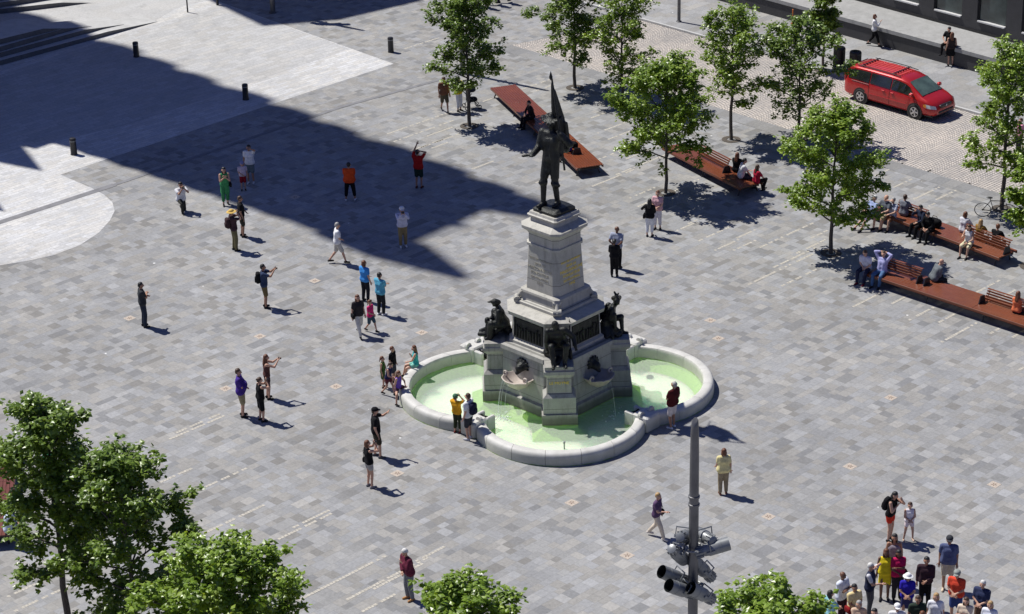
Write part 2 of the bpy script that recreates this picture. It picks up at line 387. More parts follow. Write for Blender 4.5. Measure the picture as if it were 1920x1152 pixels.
M_CAR = carpaint()
def watermat():
    m, nt, b = newmat('fountain_water'); L = nt.links; nt.nodes.remove(b)
    ge = N(nt, 'ShaderNodeNewGeometry').outputs['Position']
    # rings spreading from the four spouts, broken up by ripples
    h = noise(nt, ge, 9, 3, .6)
    for cx, cy in ((-1.2, -1.2), (1.2, -1.2), (-1.2, 1.2), (1.2, 1.2)):
        p = Vector((MX + (cx * cos(MROT) - cy * sin(MROT)) * 1.4, MY + (cx * sin(MROT) + cy * cos(MROT)) * 1.4, 0))
        vd = N(nt, 'ShaderNodeVectorMath', operation='DISTANCE'); L.new(ge, vd.inputs[0]); vd.inputs[1].default_value = p
        dd = mth(nt, 'ADD', vd.outputs['Value'], mth(nt, 'MULTIPLY', noise(nt, ge, 1.5, 2), .5))
        wv = mth(nt, 'MULTIPLY', mth(nt, 'SINE', mth(nt, 'MULTIPLY', dd, 34.)), mth(nt, 'DIVIDE', .34, mth(nt, 'ADD', dd, .6)))
        h = mth(nt, 'ADD', h, wv)
    bp = N(nt, 'ShaderNodeBump'); bp.inputs['Strength'].default_value = .5; bp.inputs['Distance'].default_value = .03; L.new(h, bp.inputs['Height'])
    tr = N(nt, 'ShaderNodeBsdfTransparent'); tr.inputs[0].default_value = (.94, 1.0, .88, 1)
    gl = N(nt, 'ShaderNodeBsdfGlossy'); gl.inputs['Roughness'].default_value = .12; L.new(bp.outputs[0], gl.inputs['Normal'])
    df = N(nt, 'ShaderNodeBsdfDiffuse'); df.inputs[0].default_value = (.88, .97, .84, 1); L.new(bp.outputs[0], df.inputs['Normal'])
    fr = N(nt, 'ShaderNodeFresnel'); fr.inputs[0].default_value = 1.33; L.new(bp.outputs[0], fr.inputs['Normal'])
    m1 = N(nt, 'ShaderNodeMixShader'); m1.inputs[0].default_value = .30; L.new(tr.outputs[0], m1.inputs[1]); L.new(df.outputs[0], m1.inputs[2])
    m2 = N(nt, 'ShaderNodeMixShader'); L.new(mth(nt, 'MULTIPLY', fr.outputs[0], .9), m2.inputs[0]); L.new(m1.outputs[0], m2.inputs[1]); L.new(gl.outputs[0], m2.inputs[2])
    L.new(m2.outputs[0], nt.nodes['Material Output'].inputs[0]); return m
MX, MY, MROT = -2.80, 72.5, R(4)                          # axis of the monument
M_WATER = watermat()
M_FLOOR = simple('basin_floor', (.80, .95, .80, 1), .8, .08, 1.2, .2)
_b = M_FLOOR.node_tree.nodes['Principled BSDF']; _b.inputs['Subsurface Weight'].default_value = 1.0; _b.inputs['Subsurface Radius'].default_value = (.7, 1.0, .85); _b.inputs['Subsurface Scale'].default_value = 1.8
def poolstain():
    return M_FLOOR

# ---------------------------------------------------------------- ground and paved surfaces
LOBE_R, LOBE_C = 2.90, 2.52
def lobe_phi(r): return pi / 4 + math.asin(LOBE_C / (r * sqrt(2)))
def quatrefoil(r, n=20):
    pts = []; ph = lobe_phi(r)
    for k in range(4):
        a0 = MROT + k * pi / 2 - pi / 2
        for i in range(n):
            p = -ph + 2 * ph * i / n
            x, y = LOBE_C + r * cos(p), r * sin(p)
            pts.append((MX + x * cos(a0) - y * sin(a0), MY + x * sin(a0) + y * cos(a0)))
    return pts
def sheet(name, poly, z, mat, hole=None):
    bm = bmesh.new(); edges = []
    for ring in [poly] + ([hole] if hole else []):
        vs = [bm.verts.new((p[0], p[1], z)) for p in ring]
        edges += [bm.edges.new((vs[i], vs[(i + 1) % len(vs)])) for i in range(len(vs))]
    bmesh.ops.triangle_fill(bm, use_beauty=True, use_dissolve=False, edges=edges)
    bmesh.ops.recalc_face_normals(bm, faces=bm.faces)
    if bm.faces and bm.faces[0].normal.z < 0: bmesh.ops.reverse_faces(bm, faces=bm.faces)
    me = bpy.data.meshes.new(name); bm.to_mesh(me); bm.free(); me.materials.append(mat)
    return tag(link(bpy.data.objects.new(name, me)), kind='structure')
PP = lambda *pts: [G(x, y) for x, y in pts]
sheet('ground', [(-900, -500), (900, -500), (900, 1500), (-900, 1500)], 0, M_PLAZA, quatrefoil(LOBE_R - .2))
# pale crossing, its setts roadway and the forecourt above it
tipA = G(738, 120); lowA = G(113, 328); far = lowA + (lowA - tipA).normalized() * 30
rt = tipA + (G(400, 0) - tipA).normalized() * 70
sheet('crossing', [tuple(tipA)[:2], tuple(rt)[:2], tuple(rt + Vector((-60, -10, 0)))[:2], (-60, 95)] + [tuple(p)[:2] for p in PP((-260, 560), (-120, 520), (0, 498), (55, 489), (100, 479), (150, 460), (185, 437), (206, 414), (215, 396), (211, 380), (196, 366), (170, 352), (113, 328))], .004, M_LIGHT)
sheet('roadway', [tuple(p)[:2] for p in PP((655, 92), (420, 8), (250, 58), (-250, 225), (-250, 345), (250, 232))], .008, M_ROAD)
sheet('forecourt_paving', [tuple(p)[:2] for p in PP((395, 0), (335, 13), (290, 40), (150, 70), (-300, 190), (-600, -60), (200, -160))], .008, M_CONC)
# drain channels; the last strip paints a shadow line near the lamp post
def strip(a, b, wd): 
    d = (b - a).normalized(); n = Vector((-d.y, d.x, 0)) * wd / 2; return [a + n, b + n, b - n, a - n]
mb = MB()
for a, b, wd in ((G(-60, 437), G(215, 347), .35), (G(215, 347), G(640, 201), .22), (G(640, 201), G(925, 122), .22), (G(1199, 20), G(1330, 54), .12)):
    q = strip(a, b, wd); mb.add([(p.x, p.y, .012) for p in q], [(3, 2, 1, 0)])
tag(mb.build('drain_and_shadow_line', simple('drain_shadow_stone', (.19, .19, .2, 1), .8, .2, 2), fix=False), kind='structure')
# cobbled street
kA, kB = G(1199, 36), G(1830, 213); kd = (kB - kA).normalized()
cA, cB = G(960, 85), G(1870, 362); cdv = (cB - cA).normalized()
sheet('cobbled_street', [tuple(p)[:2] for p in (cA, cB + cdv * 60, kB + kd * 60, kA)], .004, M_COBBLE)
sheet('street_border', [tuple(p)[:2] for p in (cA - cdv * .3 - DA * .9, cB + cdv * 60 - DA * .9, cB + cdv * 60, cA)], .006, M_BORDER)
# raised sidewalk with kerb
mb = MB(); P0 = kA - kd * 40; P1 = kB + kd * 60
mb.prism([tuple(P0)[:2], tuple(P1)[:2], tuple(P1 + DA * 60)[:2], tuple(P0 + DA * 60)[:2]], -.05, .10)
tag(mb.build('sidewalk', M_WALK), kind='structure')
mb = MB(); n0 = P0 - DA * .14; n1 = P1 - DA * .14
mb.prism([tuple(n0)[:2], tuple(n1)[:2], tuple(P1 - DA * .003)[:2], tuple(P0 - DA * .003)[:2]], -.05, .112)
tag(mb.build('kerb', M_STEP), kind='structure')
# rows of small pale setts let into the paving, along the courses
mb = MB(); rnd = random.Random(4)
def dash(x, y, L, n=1, gap=.0):
    p = G(x, y)
    t = 0
    while t < L:
        sz = .10 + rnd.random() * .04
        if rnd.random() > .2:
            q = p + DA * t; o = DB * .055
            mb.add([(c.x, c.y, .004) for c in (q - o, q - o + DA * sz * .86, q + o + DA * sz * .86, q + o)], [(0, 1, 2, 3)])
        t += sz
for x, y, L in ((1417, 468, 3.6), (1403, 534, 3.9), (1450, 502, 2.6), (1490, 477, 1.9), (1465, 537, 2.6), (1381, 447, 1.2), (1510, 452, 1.4),
                (1595, 578, 2.4), (1672, 570, 1.1), (1704, 601, 2.0), (1760, 605, 1.6), (1765, 642, 3.0), (1856, 626, .9), (1898, 633, .8), (1911, 694, .8),
                (722, 253, 4.2), (738, 266, 3.6), (797, 257, 1.8), (790, 277, 2.4), (765, 285, 2.2), (802, 281, 1.2), (881, 319, 1.4), (905, 191, 1.1), (945, 186, .5), (978, 168, 1.9), (1002, 172, 1.3), (752, 94, 2.6),
                (340, 934, 2.6), (383, 1000, 2.9), (482, 1031, 3.0), (549, 990, 1.4), (560, 1126, 3.4), (650, 1125, 3.2), (672, 1151, 1.4), (780, 1053, 1.2), (330, 812, 1.9), (318, 824, 2.2),
                (0, 1126, 3.4), (20, 1150, 2.4), (300, 905, 1.2), (1155, 328, 3.2), (1110, 350, 2.6), (1195, 388, 3.6), (1230, 402, 1.2), (1262, 436, 1.4), (1310, 452, 2.0), (1340, 470, 1.4), (1375, 470, 1.4), (1170, 300, 2.2), (1120, 250, 2.6), (1140, 262, 2.0), (1108, 222, 1.8), (1120, 300, 1.4),
                (1180, 372, 1.6), (1290, 345, .8), (1330, 330, 1.2), (1000, 345, 1.4), (700, 1105, 2.0), (1640, 330, 2.2), (1675, 352, 2.6), (1690, 385, 2.6), (1755, 375, 2.4), (1725, 395, 1.0), (1800, 492, 2.0), (1865, 565, 1.4), (1810, 560, 2.2), (1745, 520, .8), (1618, 300, 1.0), (1290, 420, 1.0)):
    dash(x, y, L)
tag(mb.build('pale_sett_rows', simple('pale_setts', (.45, .42, .36, 1), .8, .3, 12), fix=False), kind='structure')
# square floor plaques
spots = [(487, 631, 'left of the girl in pink'), (791, 624, 'between the walking girl in pink and the basin'), (423, 729, 'left of the man in the purple polo'), (630, 725, 'right of the woman photographing in brown'),
         (745, 888, 'below the man in the black cap'), (1072, 943, 'below the front of the basin'), (1332, 601, 'beside the right of the monument'), (1347, 635, 'nearest the back right rim'), (1670, 746, 'below the long bench'),
         (1594, 875, 'right of the woman in the pale yellow top'), (1441, 969, 'right of the feet of the woman in yellow'), (1864, 909, 'far right, above the girl in white'), (1176, 1042, 'left of the lighting mast'), (590, 527, 'behind the man in white walking'), (243, 597, 'beside the man in charcoal'), (553, 370, 'in the building shadow')]
pm = simple('plaque_stone', (.45, .385, .32, 1), .7, .3, 30, .2)
pm2 = simple('plaque_motif', (.22, .15, .11, 1), .7, .3, 30, .2)
for i, (x, y, wh) in enumerate(spots):
    p = G(x, y); mb = MB(); Mx = Matrix.Translation((p.x, p.y, 0)) @ Matrix.Rotation(A_AZ, 4, 'Z')
    mb.box(-.17, .17, -.17, .17, -.01, .006, 0, Mx)
    for k in range(5):
        a = 2 * pi * k / 5 + i; c = Vector((cos(a) * .06, sin(a) * .06, 0)); d = Vector((cos(a), sin(a), 0)); n = Vector((-d.y, d.x, 0))
        mb.add([tuple(c - d * .05 + Vector((0, 0, .0085))), tuple(c + n * .022 + Vector((0, 0, .0085))), tuple(c + d * .055 + Vector((0, 0, .0085))), tuple(c - n * .022 + Vector((0, 0, .0085)))], [(3, 2, 1, 0)], 1, Mx)
    tag(mb.build('floor_plaque', [pm, pm2], fix=False), 'pinkish square floor plaque ' + wh, 'floor plaque', 'square plaques let into the plaza paving')

# steps of the forecourt (upper left): low treads that run out to nothing on the sloping street
M_RISER_SHADE = granite('shaded_riser_stone', (.10, .10, .10, 1), (.15, .15, .15, 1), streak=.3)  # darker than the treads: the shade on the risers is put into their colour
def wedge_steps(name, lines, hl, lab):
    t = empty(name, G(*lines[0][0]), 0, lab, 'steps'); prev = lambda p: 0.0
    for i, ((x0, y0), (x1, y1)) in enumerate(lines):
        a, b = G(x0, y0, i * hl), G(x1, y1, 0); b.z = 0; b = G(x1, y1, prev(b)); a.z = b.z = 0
        d = (b - a).normalized(); n = Vector((-d.y, d.x, 0)); L = (b - a).length; zb = prev(b) + .012; bk = n * (1.5 if i < len(lines) - 1 else 2.4)
        a2 = a - d * 14; m_ = b - d * L * .32; za = (i + 1) * hl; zm = zb + (za - zb) * .8
        top = lambda p, b=b, d=d, L=L, zb=zb, za=za, zm=zm: (lambda s: zb if s < 0 else zb + (zm - zb) * s / (.32 * L) if s < .32 * L else zm + (za - zm) * min(1, (s - .32 * L) / (.68 * L)))((b - p).dot(d))
        prev = top; P_ = [b, m_, a, a2]; Z = [zb, zm, za, za]; vs = []
        for p, z in zip(P_, Z): vs += [(p.x, p.y, -.02), (p.x, p.y, z), (p.x + bk.x, p.y + bk.y, z), (p.x + bk.x, p.y + bk.y, -.02)]
        m = MB(); m.loops([[Vector(v) - t.location for v in vs[k * 4:k * 4 + 4]] for k in range(4)]); m.m = [1 if q % 4 == 0 and q < 12 else 0 for q in range(len(m.f))]; m.build('step', [M_STEP, M_RISER_SHADE], t)
    return t
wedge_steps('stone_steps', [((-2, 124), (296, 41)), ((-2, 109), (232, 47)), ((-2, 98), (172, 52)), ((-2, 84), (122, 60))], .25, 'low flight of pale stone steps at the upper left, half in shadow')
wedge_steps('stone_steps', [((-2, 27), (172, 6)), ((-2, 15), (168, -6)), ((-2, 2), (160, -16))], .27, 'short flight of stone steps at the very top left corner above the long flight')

# terrace with dark granite face, and the dark shop front behind it (upper right)
tA, tB = G(1472, 36, .1), G(1860, 144, .1); td = (tB - tA).normalized(); tn = Vector((-td.y, td.x, 0))
t = empty('terrace_wall', (tA.x, tA.y, .1), atan2(td.y, td.x), 'raised terrace with black granite face and pale paved top along the shop front', 'terrace')
MB().box(-34, 46, 0, .35, 0, .74).build('wall', M_DARKGR, t)
MB().box(-34, 46, -.05, .6, .742, .93).build('coping', M_TERR, t)
MB().box(-34, 46, .603, 7.5, 0, .925).build('terrace_top', M_TERR, t)
fA, fB = G(1603, 0, 1.03), G(1905, 81, 1.03); fd = (fB - fA).normalized()
fl = empty('shop_front', (fA.x, fA.y, 1.03), atan2(fd.y, fd.x), 'dark granite shop front with wide glass bays behind the terrace', 'building')
mb = MB(); mb.box(-40, 40, 0, 9, 0, .55); mb.box(-40, 40, -.02, 9, 3.9, 4.7)
bay = 2.62; x0 = -8.6
for k in range(-9, 15):
    xx = x0 + k * bay; mb.box(xx - .45, xx + .45, .004, .8, .55, 3.9)
mb.box(-40, 40, .8, 9, .55, 3.9)
mb.build('wall', M_DARKGR, fl)
MB().box(-40, 40, -.05, -.022, 0, .12).build('plinth', M_BLACK, fl)
for k in range(-4, 8):
    xx = x0 + k * bay
    fr = MB(); 
    for q in ((xx + .45, xx + .53, .56, 3.88), (xx + bay - .53, xx + bay - .45, .56, 3.88)): fr.box(q[0], q[1], .1, .22, q[2], q[3])
    fo = fr.build('window', M_BLACK, fl)
    MB().box(xx + .54, xx + bay - .54, .15, .17, .62, 3.86).build('pane', M_FACGLASS, fo)
    MB().box(xx + .52, xx + bay - .5, -.06, .14, .553, .62).build('sill', M_WHITEM, fo)

# tall buildings outside the picture whose shadows fall over the plaza
M_STONEB = granite('building_stone', (.30, .29, .27, 1), (.42, .41, .39, 1), streak=.2)
def off(p, z):                                           # where a roof point at height z stands if its shadow falls on p
    k = z / math.tan(SUN_EL); return Vector((p.x + cos(SUN_AZ) * k, p.y + sin(SUN_AZ) * k, 0))
HB = 60.
T = off(G(1112, 411), HB); L_ = off(G(868, 527), HB); BD = (off(G(150, 60), HB) - T).normalized(); 
Tb, Lb = T + BD * 45, L_ + BD * 45
t = empty('stone_tower', (L_.x, L_.y, 0), 0, 'tall grey stone building outside the picture whose shadow covers the left of the plaza', 'building')
def loc(v, o=t): return (v.x - o.location.x, v.y - o.location.y)
i1 = BD * 3.4
poly = [loc(p) for p in (L_ + i1, T + i1, Tb, Lb)]
n_ = (T - L_).normalized()
def slab(sh, z0, z1): MB().prism([loc(p) for p in (L_ + i1 + n_ * sh, T + i1, Tb, Lb + n_ * sh)], z0, z1).build('wall', M_STONEB, t)
slab(1.3, 0, 27.6)
zz = 27.6; q_ = 0
while zz < HB - 1.5:                                      # slabs that step out towards the top, shaped only for the shadow edge
    z1 = min(zz + 1.75, HB - .8); slab(max(0, (HB - 4 - zz) * .078) + (.5 if q_ % 2 else 0), zz + .001, z1); zz = z1; q_ += 1
n_ = (T - L_).normalized(); o_ = -BD
mb = MB(); mb.prism([loc(p) for p in (T + i1 * 1.02, T + i1 * 1.02 - n_ * 2.2, T - n_ * .9, T)], 0, HB); mb.build('turret', M_STONEB, t)
mb = MB(); mb.prism([loc(p) for p in (L_ + i1 * 1.02 + n_ * 1.5, L_ + n_ * .5, L_, L_ + i1 * 1.02)][::-1], HB - 7, HB); mb.build('turret', M_STONEB, t)
mid = off(G(882, 430), HB); mb = MB(); mb.prism([loc(p) for p in (mid, mid + n_ * 1.6 + BD * 3.6, mid - n_ * 1.2 + BD * 3.6)], 0, HB); mb.build('turret', M_STONEB, t)
for i, z in enumerate([]):  # string courses and cornices: the stepped edge of the shadow
    pr = .45 if i % 2 else .7
    q = [L_ - n_ * pr + o_ * .0 + i1, T + n_ * pr * .3 + i1, Tb + n_ * pr * .3, Lb - n_ * pr]
    MB().prism([loc(p) for p in q], z, z + 1.5).build('cornice', M_STONEB, t)
for i in range(14):
    q0 = T + i1 * 1.3 + BD * (i * 3.4); q = [q0 - n_ * .9, q0 + n_ * .1, q0 + n_ * .1 + BD * 1.5, q0 - n_ * .9 + BD * 1.5]
    MB().prism([loc(p) for p in q], HB - .9, HB + .3 + .6 * (i % 3)).build('merlon', M_STONEB, t)
# lower wing on the left: small notches of shade at the left edge
for (px, py), z, wl in (((82, 322), 30., 5), ((10, 398), 22., 3)):
    c = off(G(px, py), z); mb = MB()
    c0 = empty('low_wing', (c.x, c.y, 0), 0, ('lower stone wing outside the picture on the left, the taller one' if z > 25 else 'lower stone wing outside the picture on the left, the smaller one'), 'building')
    sd = Vector((cos(SUN_AZ), sin(SUN_AZ), 0))
    q = [c, c + sd * 3 + Vector((.6, 2.2, 0)), c + sd * 14 + Vector((0, 3, 0)), c + sd * 14, c + sd * 3 + Vector((-.4, -.1, 0))]
    mb.prism([(p.x - c.x, p.y - c.y) for p in q], 0, z); mb.build('wall', M_STONEB, c0)
# steep-roofed building beyond the top of the picture
ap = off(G(493, 50), 40); e1 = off(G(378, -6), 30); e2 = off(G(790, 2), 29.5); e3 = off(G(640, 37), 34)
t2 = empty('steep_roofed_building', (ap.x, ap.y, 0), 0, 'steep-roofed building beyond the top of the picture, casting the upper shadow', 'building')
lc = lambda p, z: (p.x - ap.x, p.y - ap.y, z)
bk1, bk2 = e1 + Vector((-2, 22, 0)), e2 + Vector((6, 22, 0))
bmv = [lc(ap, 40), lc(e3, 34), lc(e2, 29.5), lc(bk2, 29.5), lc(bk1, 30), lc(e1, 30), lc(ap + Vector((4, 12, 0)), 41)]
m = MB(); m.add(bmv, [(0, 1, 6), (1, 2, 6), (2, 3, 6), (3, 4, 6), (4, 5, 6), (5, 0, 6), (0, 5, 2), (0, 2, 1), (5, 4, 3), (5, 3, 2)]); m.build('roof', M_STONEB, t2)
MB().prism([(p.x - ap.x, p.y - ap.y) for p in (e1, e2 , bk2, bk1)], 0, 29.4).build('wall', M_STONEB, t2)

# ---------------------------------------------------------------- fountain basin
fb = empty('fountain_basin', (MX, MY, 0), MROT, 'four-lobed pale granite fountain basin with rounded rim', 'fountain basin')
prof = [(0, -.05), (0, .28), (.02, .36), (.07, .42), (.14, .44), (.30, .44), (.355, .42), (.38, .38), (.385, .30), (.385, -.10), (.66, -.40)]
for k in range(4):
    mb = MB(); a0 = k * pi / 2 - pi / 2; nseg = 7
    for sgi in range(nseg):
        for_rings = []
        sub = 5
        for j in range(sub + 1):
            f = (sgi + j / sub) / nseg; ring = []
            for d, z in prof:
                r = LOBE_R - d; ph = lobe_phi(r) - .012; q = -ph + 2 * ph * f
                eps = .0022 * (1 if j == 0 else -1 if j == sub else 0); q += eps
                x, y = LOBE_C + r * cos(q), r * sin(q)
                ring.append((x * cos(a0) - y * sin(a0), x * sin(a0) + y * cos(a0), z))
            for_rings.append(ring)
        mb.loops(for_rings)
    mb.build('rim', M_RIM, fb, smooth=35)
fl_ = MB().prism([(p[0] - MX, p[1] - MY) for p in quatrefoil(LOBE_R - .3)], -4.0, -.38).build('basin_floor', M_FLOOR, fb); fl_.rotation_euler = (0, 0, -MROT)
for k in range(4):                                        # carved blocks and bronze spouts where the lobes meet
    a = pi / 4 + k * pi / 2; r = LOBE_C * sqrt(2) * .5 + sqrt(LOBE_R ** 2 - LOBE_C ** 2 / 2) - 0.02
    Mx = Matrix.Rotation(a, 4, 'Z') @ Matrix.Translation((r, 0, 0))
    mb = MB(); mb.bbox(-.32, .34, -.34, .34, -.02, .56, .05, 0, Mx)
    for s_ in (-1, 1):
        mb.lathe([(.02, -.0), (.13, 0), (.13, .10), (.02, .10)], 14, 0, Mx @ Matrix.Translation((.05, s_ * .25, .56)) @ Matrix.Rotation(R(90), 4, 'Y') @ Matrix.Translation((0, 0, -.1)))
    mb.bbox(-.72, -.32, -.30, -.17, -.4, .50, .03, 0, Mx); mb.bbox(-.72, -.32, .17, .30, -.4, .50, .03, 0, Mx)
    mb.build('rim_block', M_RIM, fb)
    sp_ = MB(); c = lambda x, y, z: Mx @ Vector((x, y, z))
    sp_.caps(c(-.34, 0, .28), .13, c(-.55, 0, .33), .10); sp_.caps(c(-.55, 0, .33), .09, c(-.72, 0, .27), .05)
    for s_ in (-1, 1): sp_.caps(c(-.5, s_ * .07, .42), .035, c(-.42, s_ * .10, .50), .03); sp_.caps(c(-.3, s_ * .12, .2), .06, c(-.6, s_ * .15, .08), .04)
    soft(sp_, 'spout', M_BRONZE, fb, .025)
wt = sheet('water', quatrefoil(LOBE_R - .375), .0, M_WATER)
mb = MB(); 
for k in range(4):
    for q in (.5, 1.0): 
        a = k * pi / 2 + q * .9; mb.lathe([(.02, 0), (.13, 0), (.13, .05), (.02, .06)], 16, 0, None, (cos(a) * (3.2 + q), sin(a) * (3.2 + q), -.37))
mb.build('drain_cover', M_BLACK, fb)
mb = MB(); d0 = Vector((cos(R(-89)) * 4.2, sin(R(-89)) * 4.2, -.36)); mb.lathe([(.03, 0), (.02, .55), (.035, .56), (.035, .62), (.01, .63)], 8, 0, None, d0); mb.tube([d0 + Vector((-.2, 0, .02)), d0 + Vector((.25, -.05, .02))], .012); mb.build('water_jet_pipe', M_GREYM, fb)

# ---------------------------------------------------------------- monument
mo = empty('monument', (MX, MY, 0), MROT, 'grey granite monument with bronze flag bearer on top and bronze figures round its foot', 'monument')
def octo(r, c): 
    return [(r, c), (c, r), (-c, r), (-r, c), (-r, -c), (-c, -r), (c, -r), (r, -c)]
def stack(name, levels, mat, sm=False):
    mb = MB(); rings = [[(x, y, z) for x, y in octo(r, c)] for z, r, c in levels]
    mb.loops(rings); return mb.build(name, mat, mo)
stack('lower_body', [(-.4, 2.35, .62), (-.13, 2.0, .55), (.40, 1.98, .55), (.44, 1.88, .52), (1.95, 1.82, .50), (2.0, 1.92, .52), (2.14, 1.90, .52), (2.2, 1.62, .48)], M_PEDL)
stack('upper_body', [(2.19, 1.60, .46), (2.30, 1.60, .46), (2.36, 1.50, .43), (3.14, 1.46, .42), (3.20, 1.60, .45), (3.34, 1.64, .46), (3.46, 1.36, .2)], M_PED)
stack('plinth', [(3.455, 1.35, .08), (3.56, 1.35, .08), (3.62, 1.17, .07), (3.86, 1.12, .07), (3.89, 1.18, .08), (3.96, 1.16, .08), (4.02, 1.0, .14)], M_PED)
stack('shaft', [(4.01, .97, .13), (5.60, .87, .12)], M_PED)
stack('cornice', [(5.598, .93, .12), (5.68, .93, .12), (5.70, .87, .12), (6.02, .86, .12), (6.10, .92, .13), (6.20, 1.05, .16), (6.24, 1.10, .18), (6.33, 1.10, .18), (6.45, .80, .08), (6.56, .78, .07), (6.60, .86, .05), (6.66, .90, .05), (6.69, .84, .04), (6.76, .80, .04), (6.77, .70, .03)], M_PED)
for k in range(4):                                        # scrolls at the corners of the plinth
    a = k * pi / 2; Mx = Matrix.Rotation(a, 4, 'Z'); mb = MB()
    q = lambda x, y, z: Mx @ Vector((x, y, z))
    for z, x, rr in ((3.58, 1.30, .12), (3.82, 1.12, .09)):
        mb.tube([q(x, -.14, z), q(x, .14, z)], rr, 14)
    mb.tube([q(1.36, 0, 3.55), q(1.24, 0, 3.7), q(1.1, 0, 3.86)], [.09, .07, .08], 10)
    mb.build('scroll', M_PED, mo, smooth=40)
# four piers that carry the seated figures
for k in range(4):
    a = k * pi / 2 - pi / 2; Mx = Matrix.Rotation(a, 4, 'Z'); mb = MB()
    lv = [(-.4, 2.95, .96), (-.14, 2.62, .66), (-.10, 2.56, .60), (.40, 2.56, .60), (.402, 2.50, .55), (1.0, 2.50, .55), (1.10, 2.42, .44), (1.14, 2.38, .41), (1.70, 2.36, .40), (1.78, 2.44, .46), (1.86, 2.50, .51), (1.97, 2.50, .51), (2.0, 2.46, .48), (2.13, 2.46, .48)]
    mb.loops([[(L, -hw, z), (L, hw, z), (.9, hw, z), (.9, -hw, z)] for z, L, hw in lv], M=Mx)
    mb.build('pier', M_PEDL, mo)
M_GOLDF = simple('worn_gilt_letters', (.38, .35, .27, 1), .6, .2, 20, 0)
def letters(txt, size, Mx, parent, name='inscription', ext=.004, gm=None):
    cu = bpy.data.curves.new('txt', 'FONT'); cu.body = txt; cu.size = size; cu.extrude = ext; cu.align_x = 'CENTER'; cu.align_y = 'CENTER'; cu.resolution_u = 2
    o = bpy.data.objects.new('txt', cu); link(o); dg = bpy.context.evaluated_depsgraph_get()
    me = bpy.data.meshes.new_from_object(o.evaluated_get(dg)); bpy.data.objects.remove(o)
    me.materials.clear(); me.materials.append(gm or M_GOLD); me.transform(Mx); ob = link(bpy.data.objects.new(name, me)); ob.parent = parent
    return ob
def face_frame(az, dist, z, tilt=0):                      # frame on a vertical face looking out along az: x right, y up
    return Matrix.Rotation(az, 4, 'Z') @ Matrix.Translation((dist, 0, z)) @ Matrix.Rotation(R(90), 4, 'Z') @ Matrix.Rotation(R(90) - tilt, 4, 'X')
s2 = sqrt(.5); tl = math.atan((1.10 - .99) * s2 / 1.59)
for az in (-45, -135):
    for i, (tx, sz) in enumerate((('PAUL DE CHOMEDEY', .10), ('SIEUR DE', .12), ('MAISONNEUVE', .16), ('FONDATEUR', .14), ('DE MONTREAL', .12), ('1642', .15))):
        z = 5.16 - i * .165; f = (z - 4.01) / 1.59; d = ((1.10 - .11 * f)) * s2 + .004
        letters(tx, sz, face_frame(R(az), d, z, tl), mo, gm=None if az == -45 else M_GOLDF)
letters('LE MOYNE', .14, face_frame(R(-90), 2.375, 1.5), mo)
for az in (45, 135, -45, -135):                           # bronze reliefs on the diagonal faces
    F = face_frame(R(az), (1.50 + .43 - .02) * s2 - .005, 2.76, math.atan(.035 / .78)); mb = MB()
    mb.bbox(-.66, .66, -.36, .36, -.02, .02, .012, 0, F)
    for q in ((-.66, .66, .31, .36), (-.66, .66, -.36, -.31), (-.66, -.61, -.31, .31), (.61, .66, -.31, .31)): mb.bbox(q[0], q[1], q[2], q[3], .02, .045, .008, 0, F)
    rn = random.Random(az)
    for i in range(9):
        x = -.52 + i * .13; hh = .2 + rn.random() * .16
        mb.caps(F @ Vector((x, -.28, .03)), .045, F @ Vector((x + rn.uniform(-.05, .05), -.28 + hh, .035)), .035, 7); mb.blob(F @ Vector((x + rn.uniform(-.03, .03), -.22 + hh, .045)), (.034, .034, .04), 1, 8, 6)
    mb.build('relief_panel', M_BRONZE, mo)
M_SHELL = granite('shell_stone', (.38, .32, .275, 1), (.54, .47, .42, 1), streak=.25)
for az in (45, 135, -45, -135):                           # shell bowls with bronze masks
    Mx = Matrix.Rotation(R(az), 4, 'Z') @ Matrix.Translation((1.70, 0, 0)); mb = MB(); n = 26
    rings = []
    for rr, z, sc_ in ((.02, .84, 1), (.16, .88, 1), (.34, 1.0, 1), (.47, 1.16, 1), (.54, 1.27, 1.04), (.50, 1.28, 1.04), (.42, 1.18, 1), (.28, 1.06, 1), (.02, 1.02, 1)):
        rings.append([(rr * cos(2 * pi * i / n) * (1 + .05 * (sc_ > 1) * cos(2 * pi * i / n * 8)) + .22, rr * 1.05 * sin(2 * pi * i / n), z + (.02 * cos(2 * pi * i / n * 8) if sc_ > 1 else 0)) for i in range(n)])
    mb.loops(rings, M=Mx); 
    for s_ in (-1, 1): mb.torus((.34, s_ * .46, 1.32), .08, .035, 'x', 14, 6, 0, Mx)
    mb.build('shell_bowl', M_SHELL, mo, smooth=50)
    q = lambda x, y, z: Mx @ Vector((x, y, z)); m = MB()
    m.caps(q(-.05, 0, 1.62), .20, q(.12, 0, 1.58), .16); m.caps(q(.12, 0, 1.52), .12, q(.26, 0, 1.44), .07)
    for i in range(9):
        an = -.4 + i * (pi + .8) / 8; m.caps(q(.0, cos(an) * .17, 1.62 + sin(an) * .17), .06, q(-.02, cos(an) * .27, 1.62 + sin(an) * .27), .035)
    m.caps(q(.14, -.07, 1.66), .04, q(.16, -.07, 1.66), .04); m.caps(q(.14, .07, 1.66), .04, q(.16, .07, 1.66), .04)
    soft(m, 'spout_mask', M_BRONZE, mo, .025)

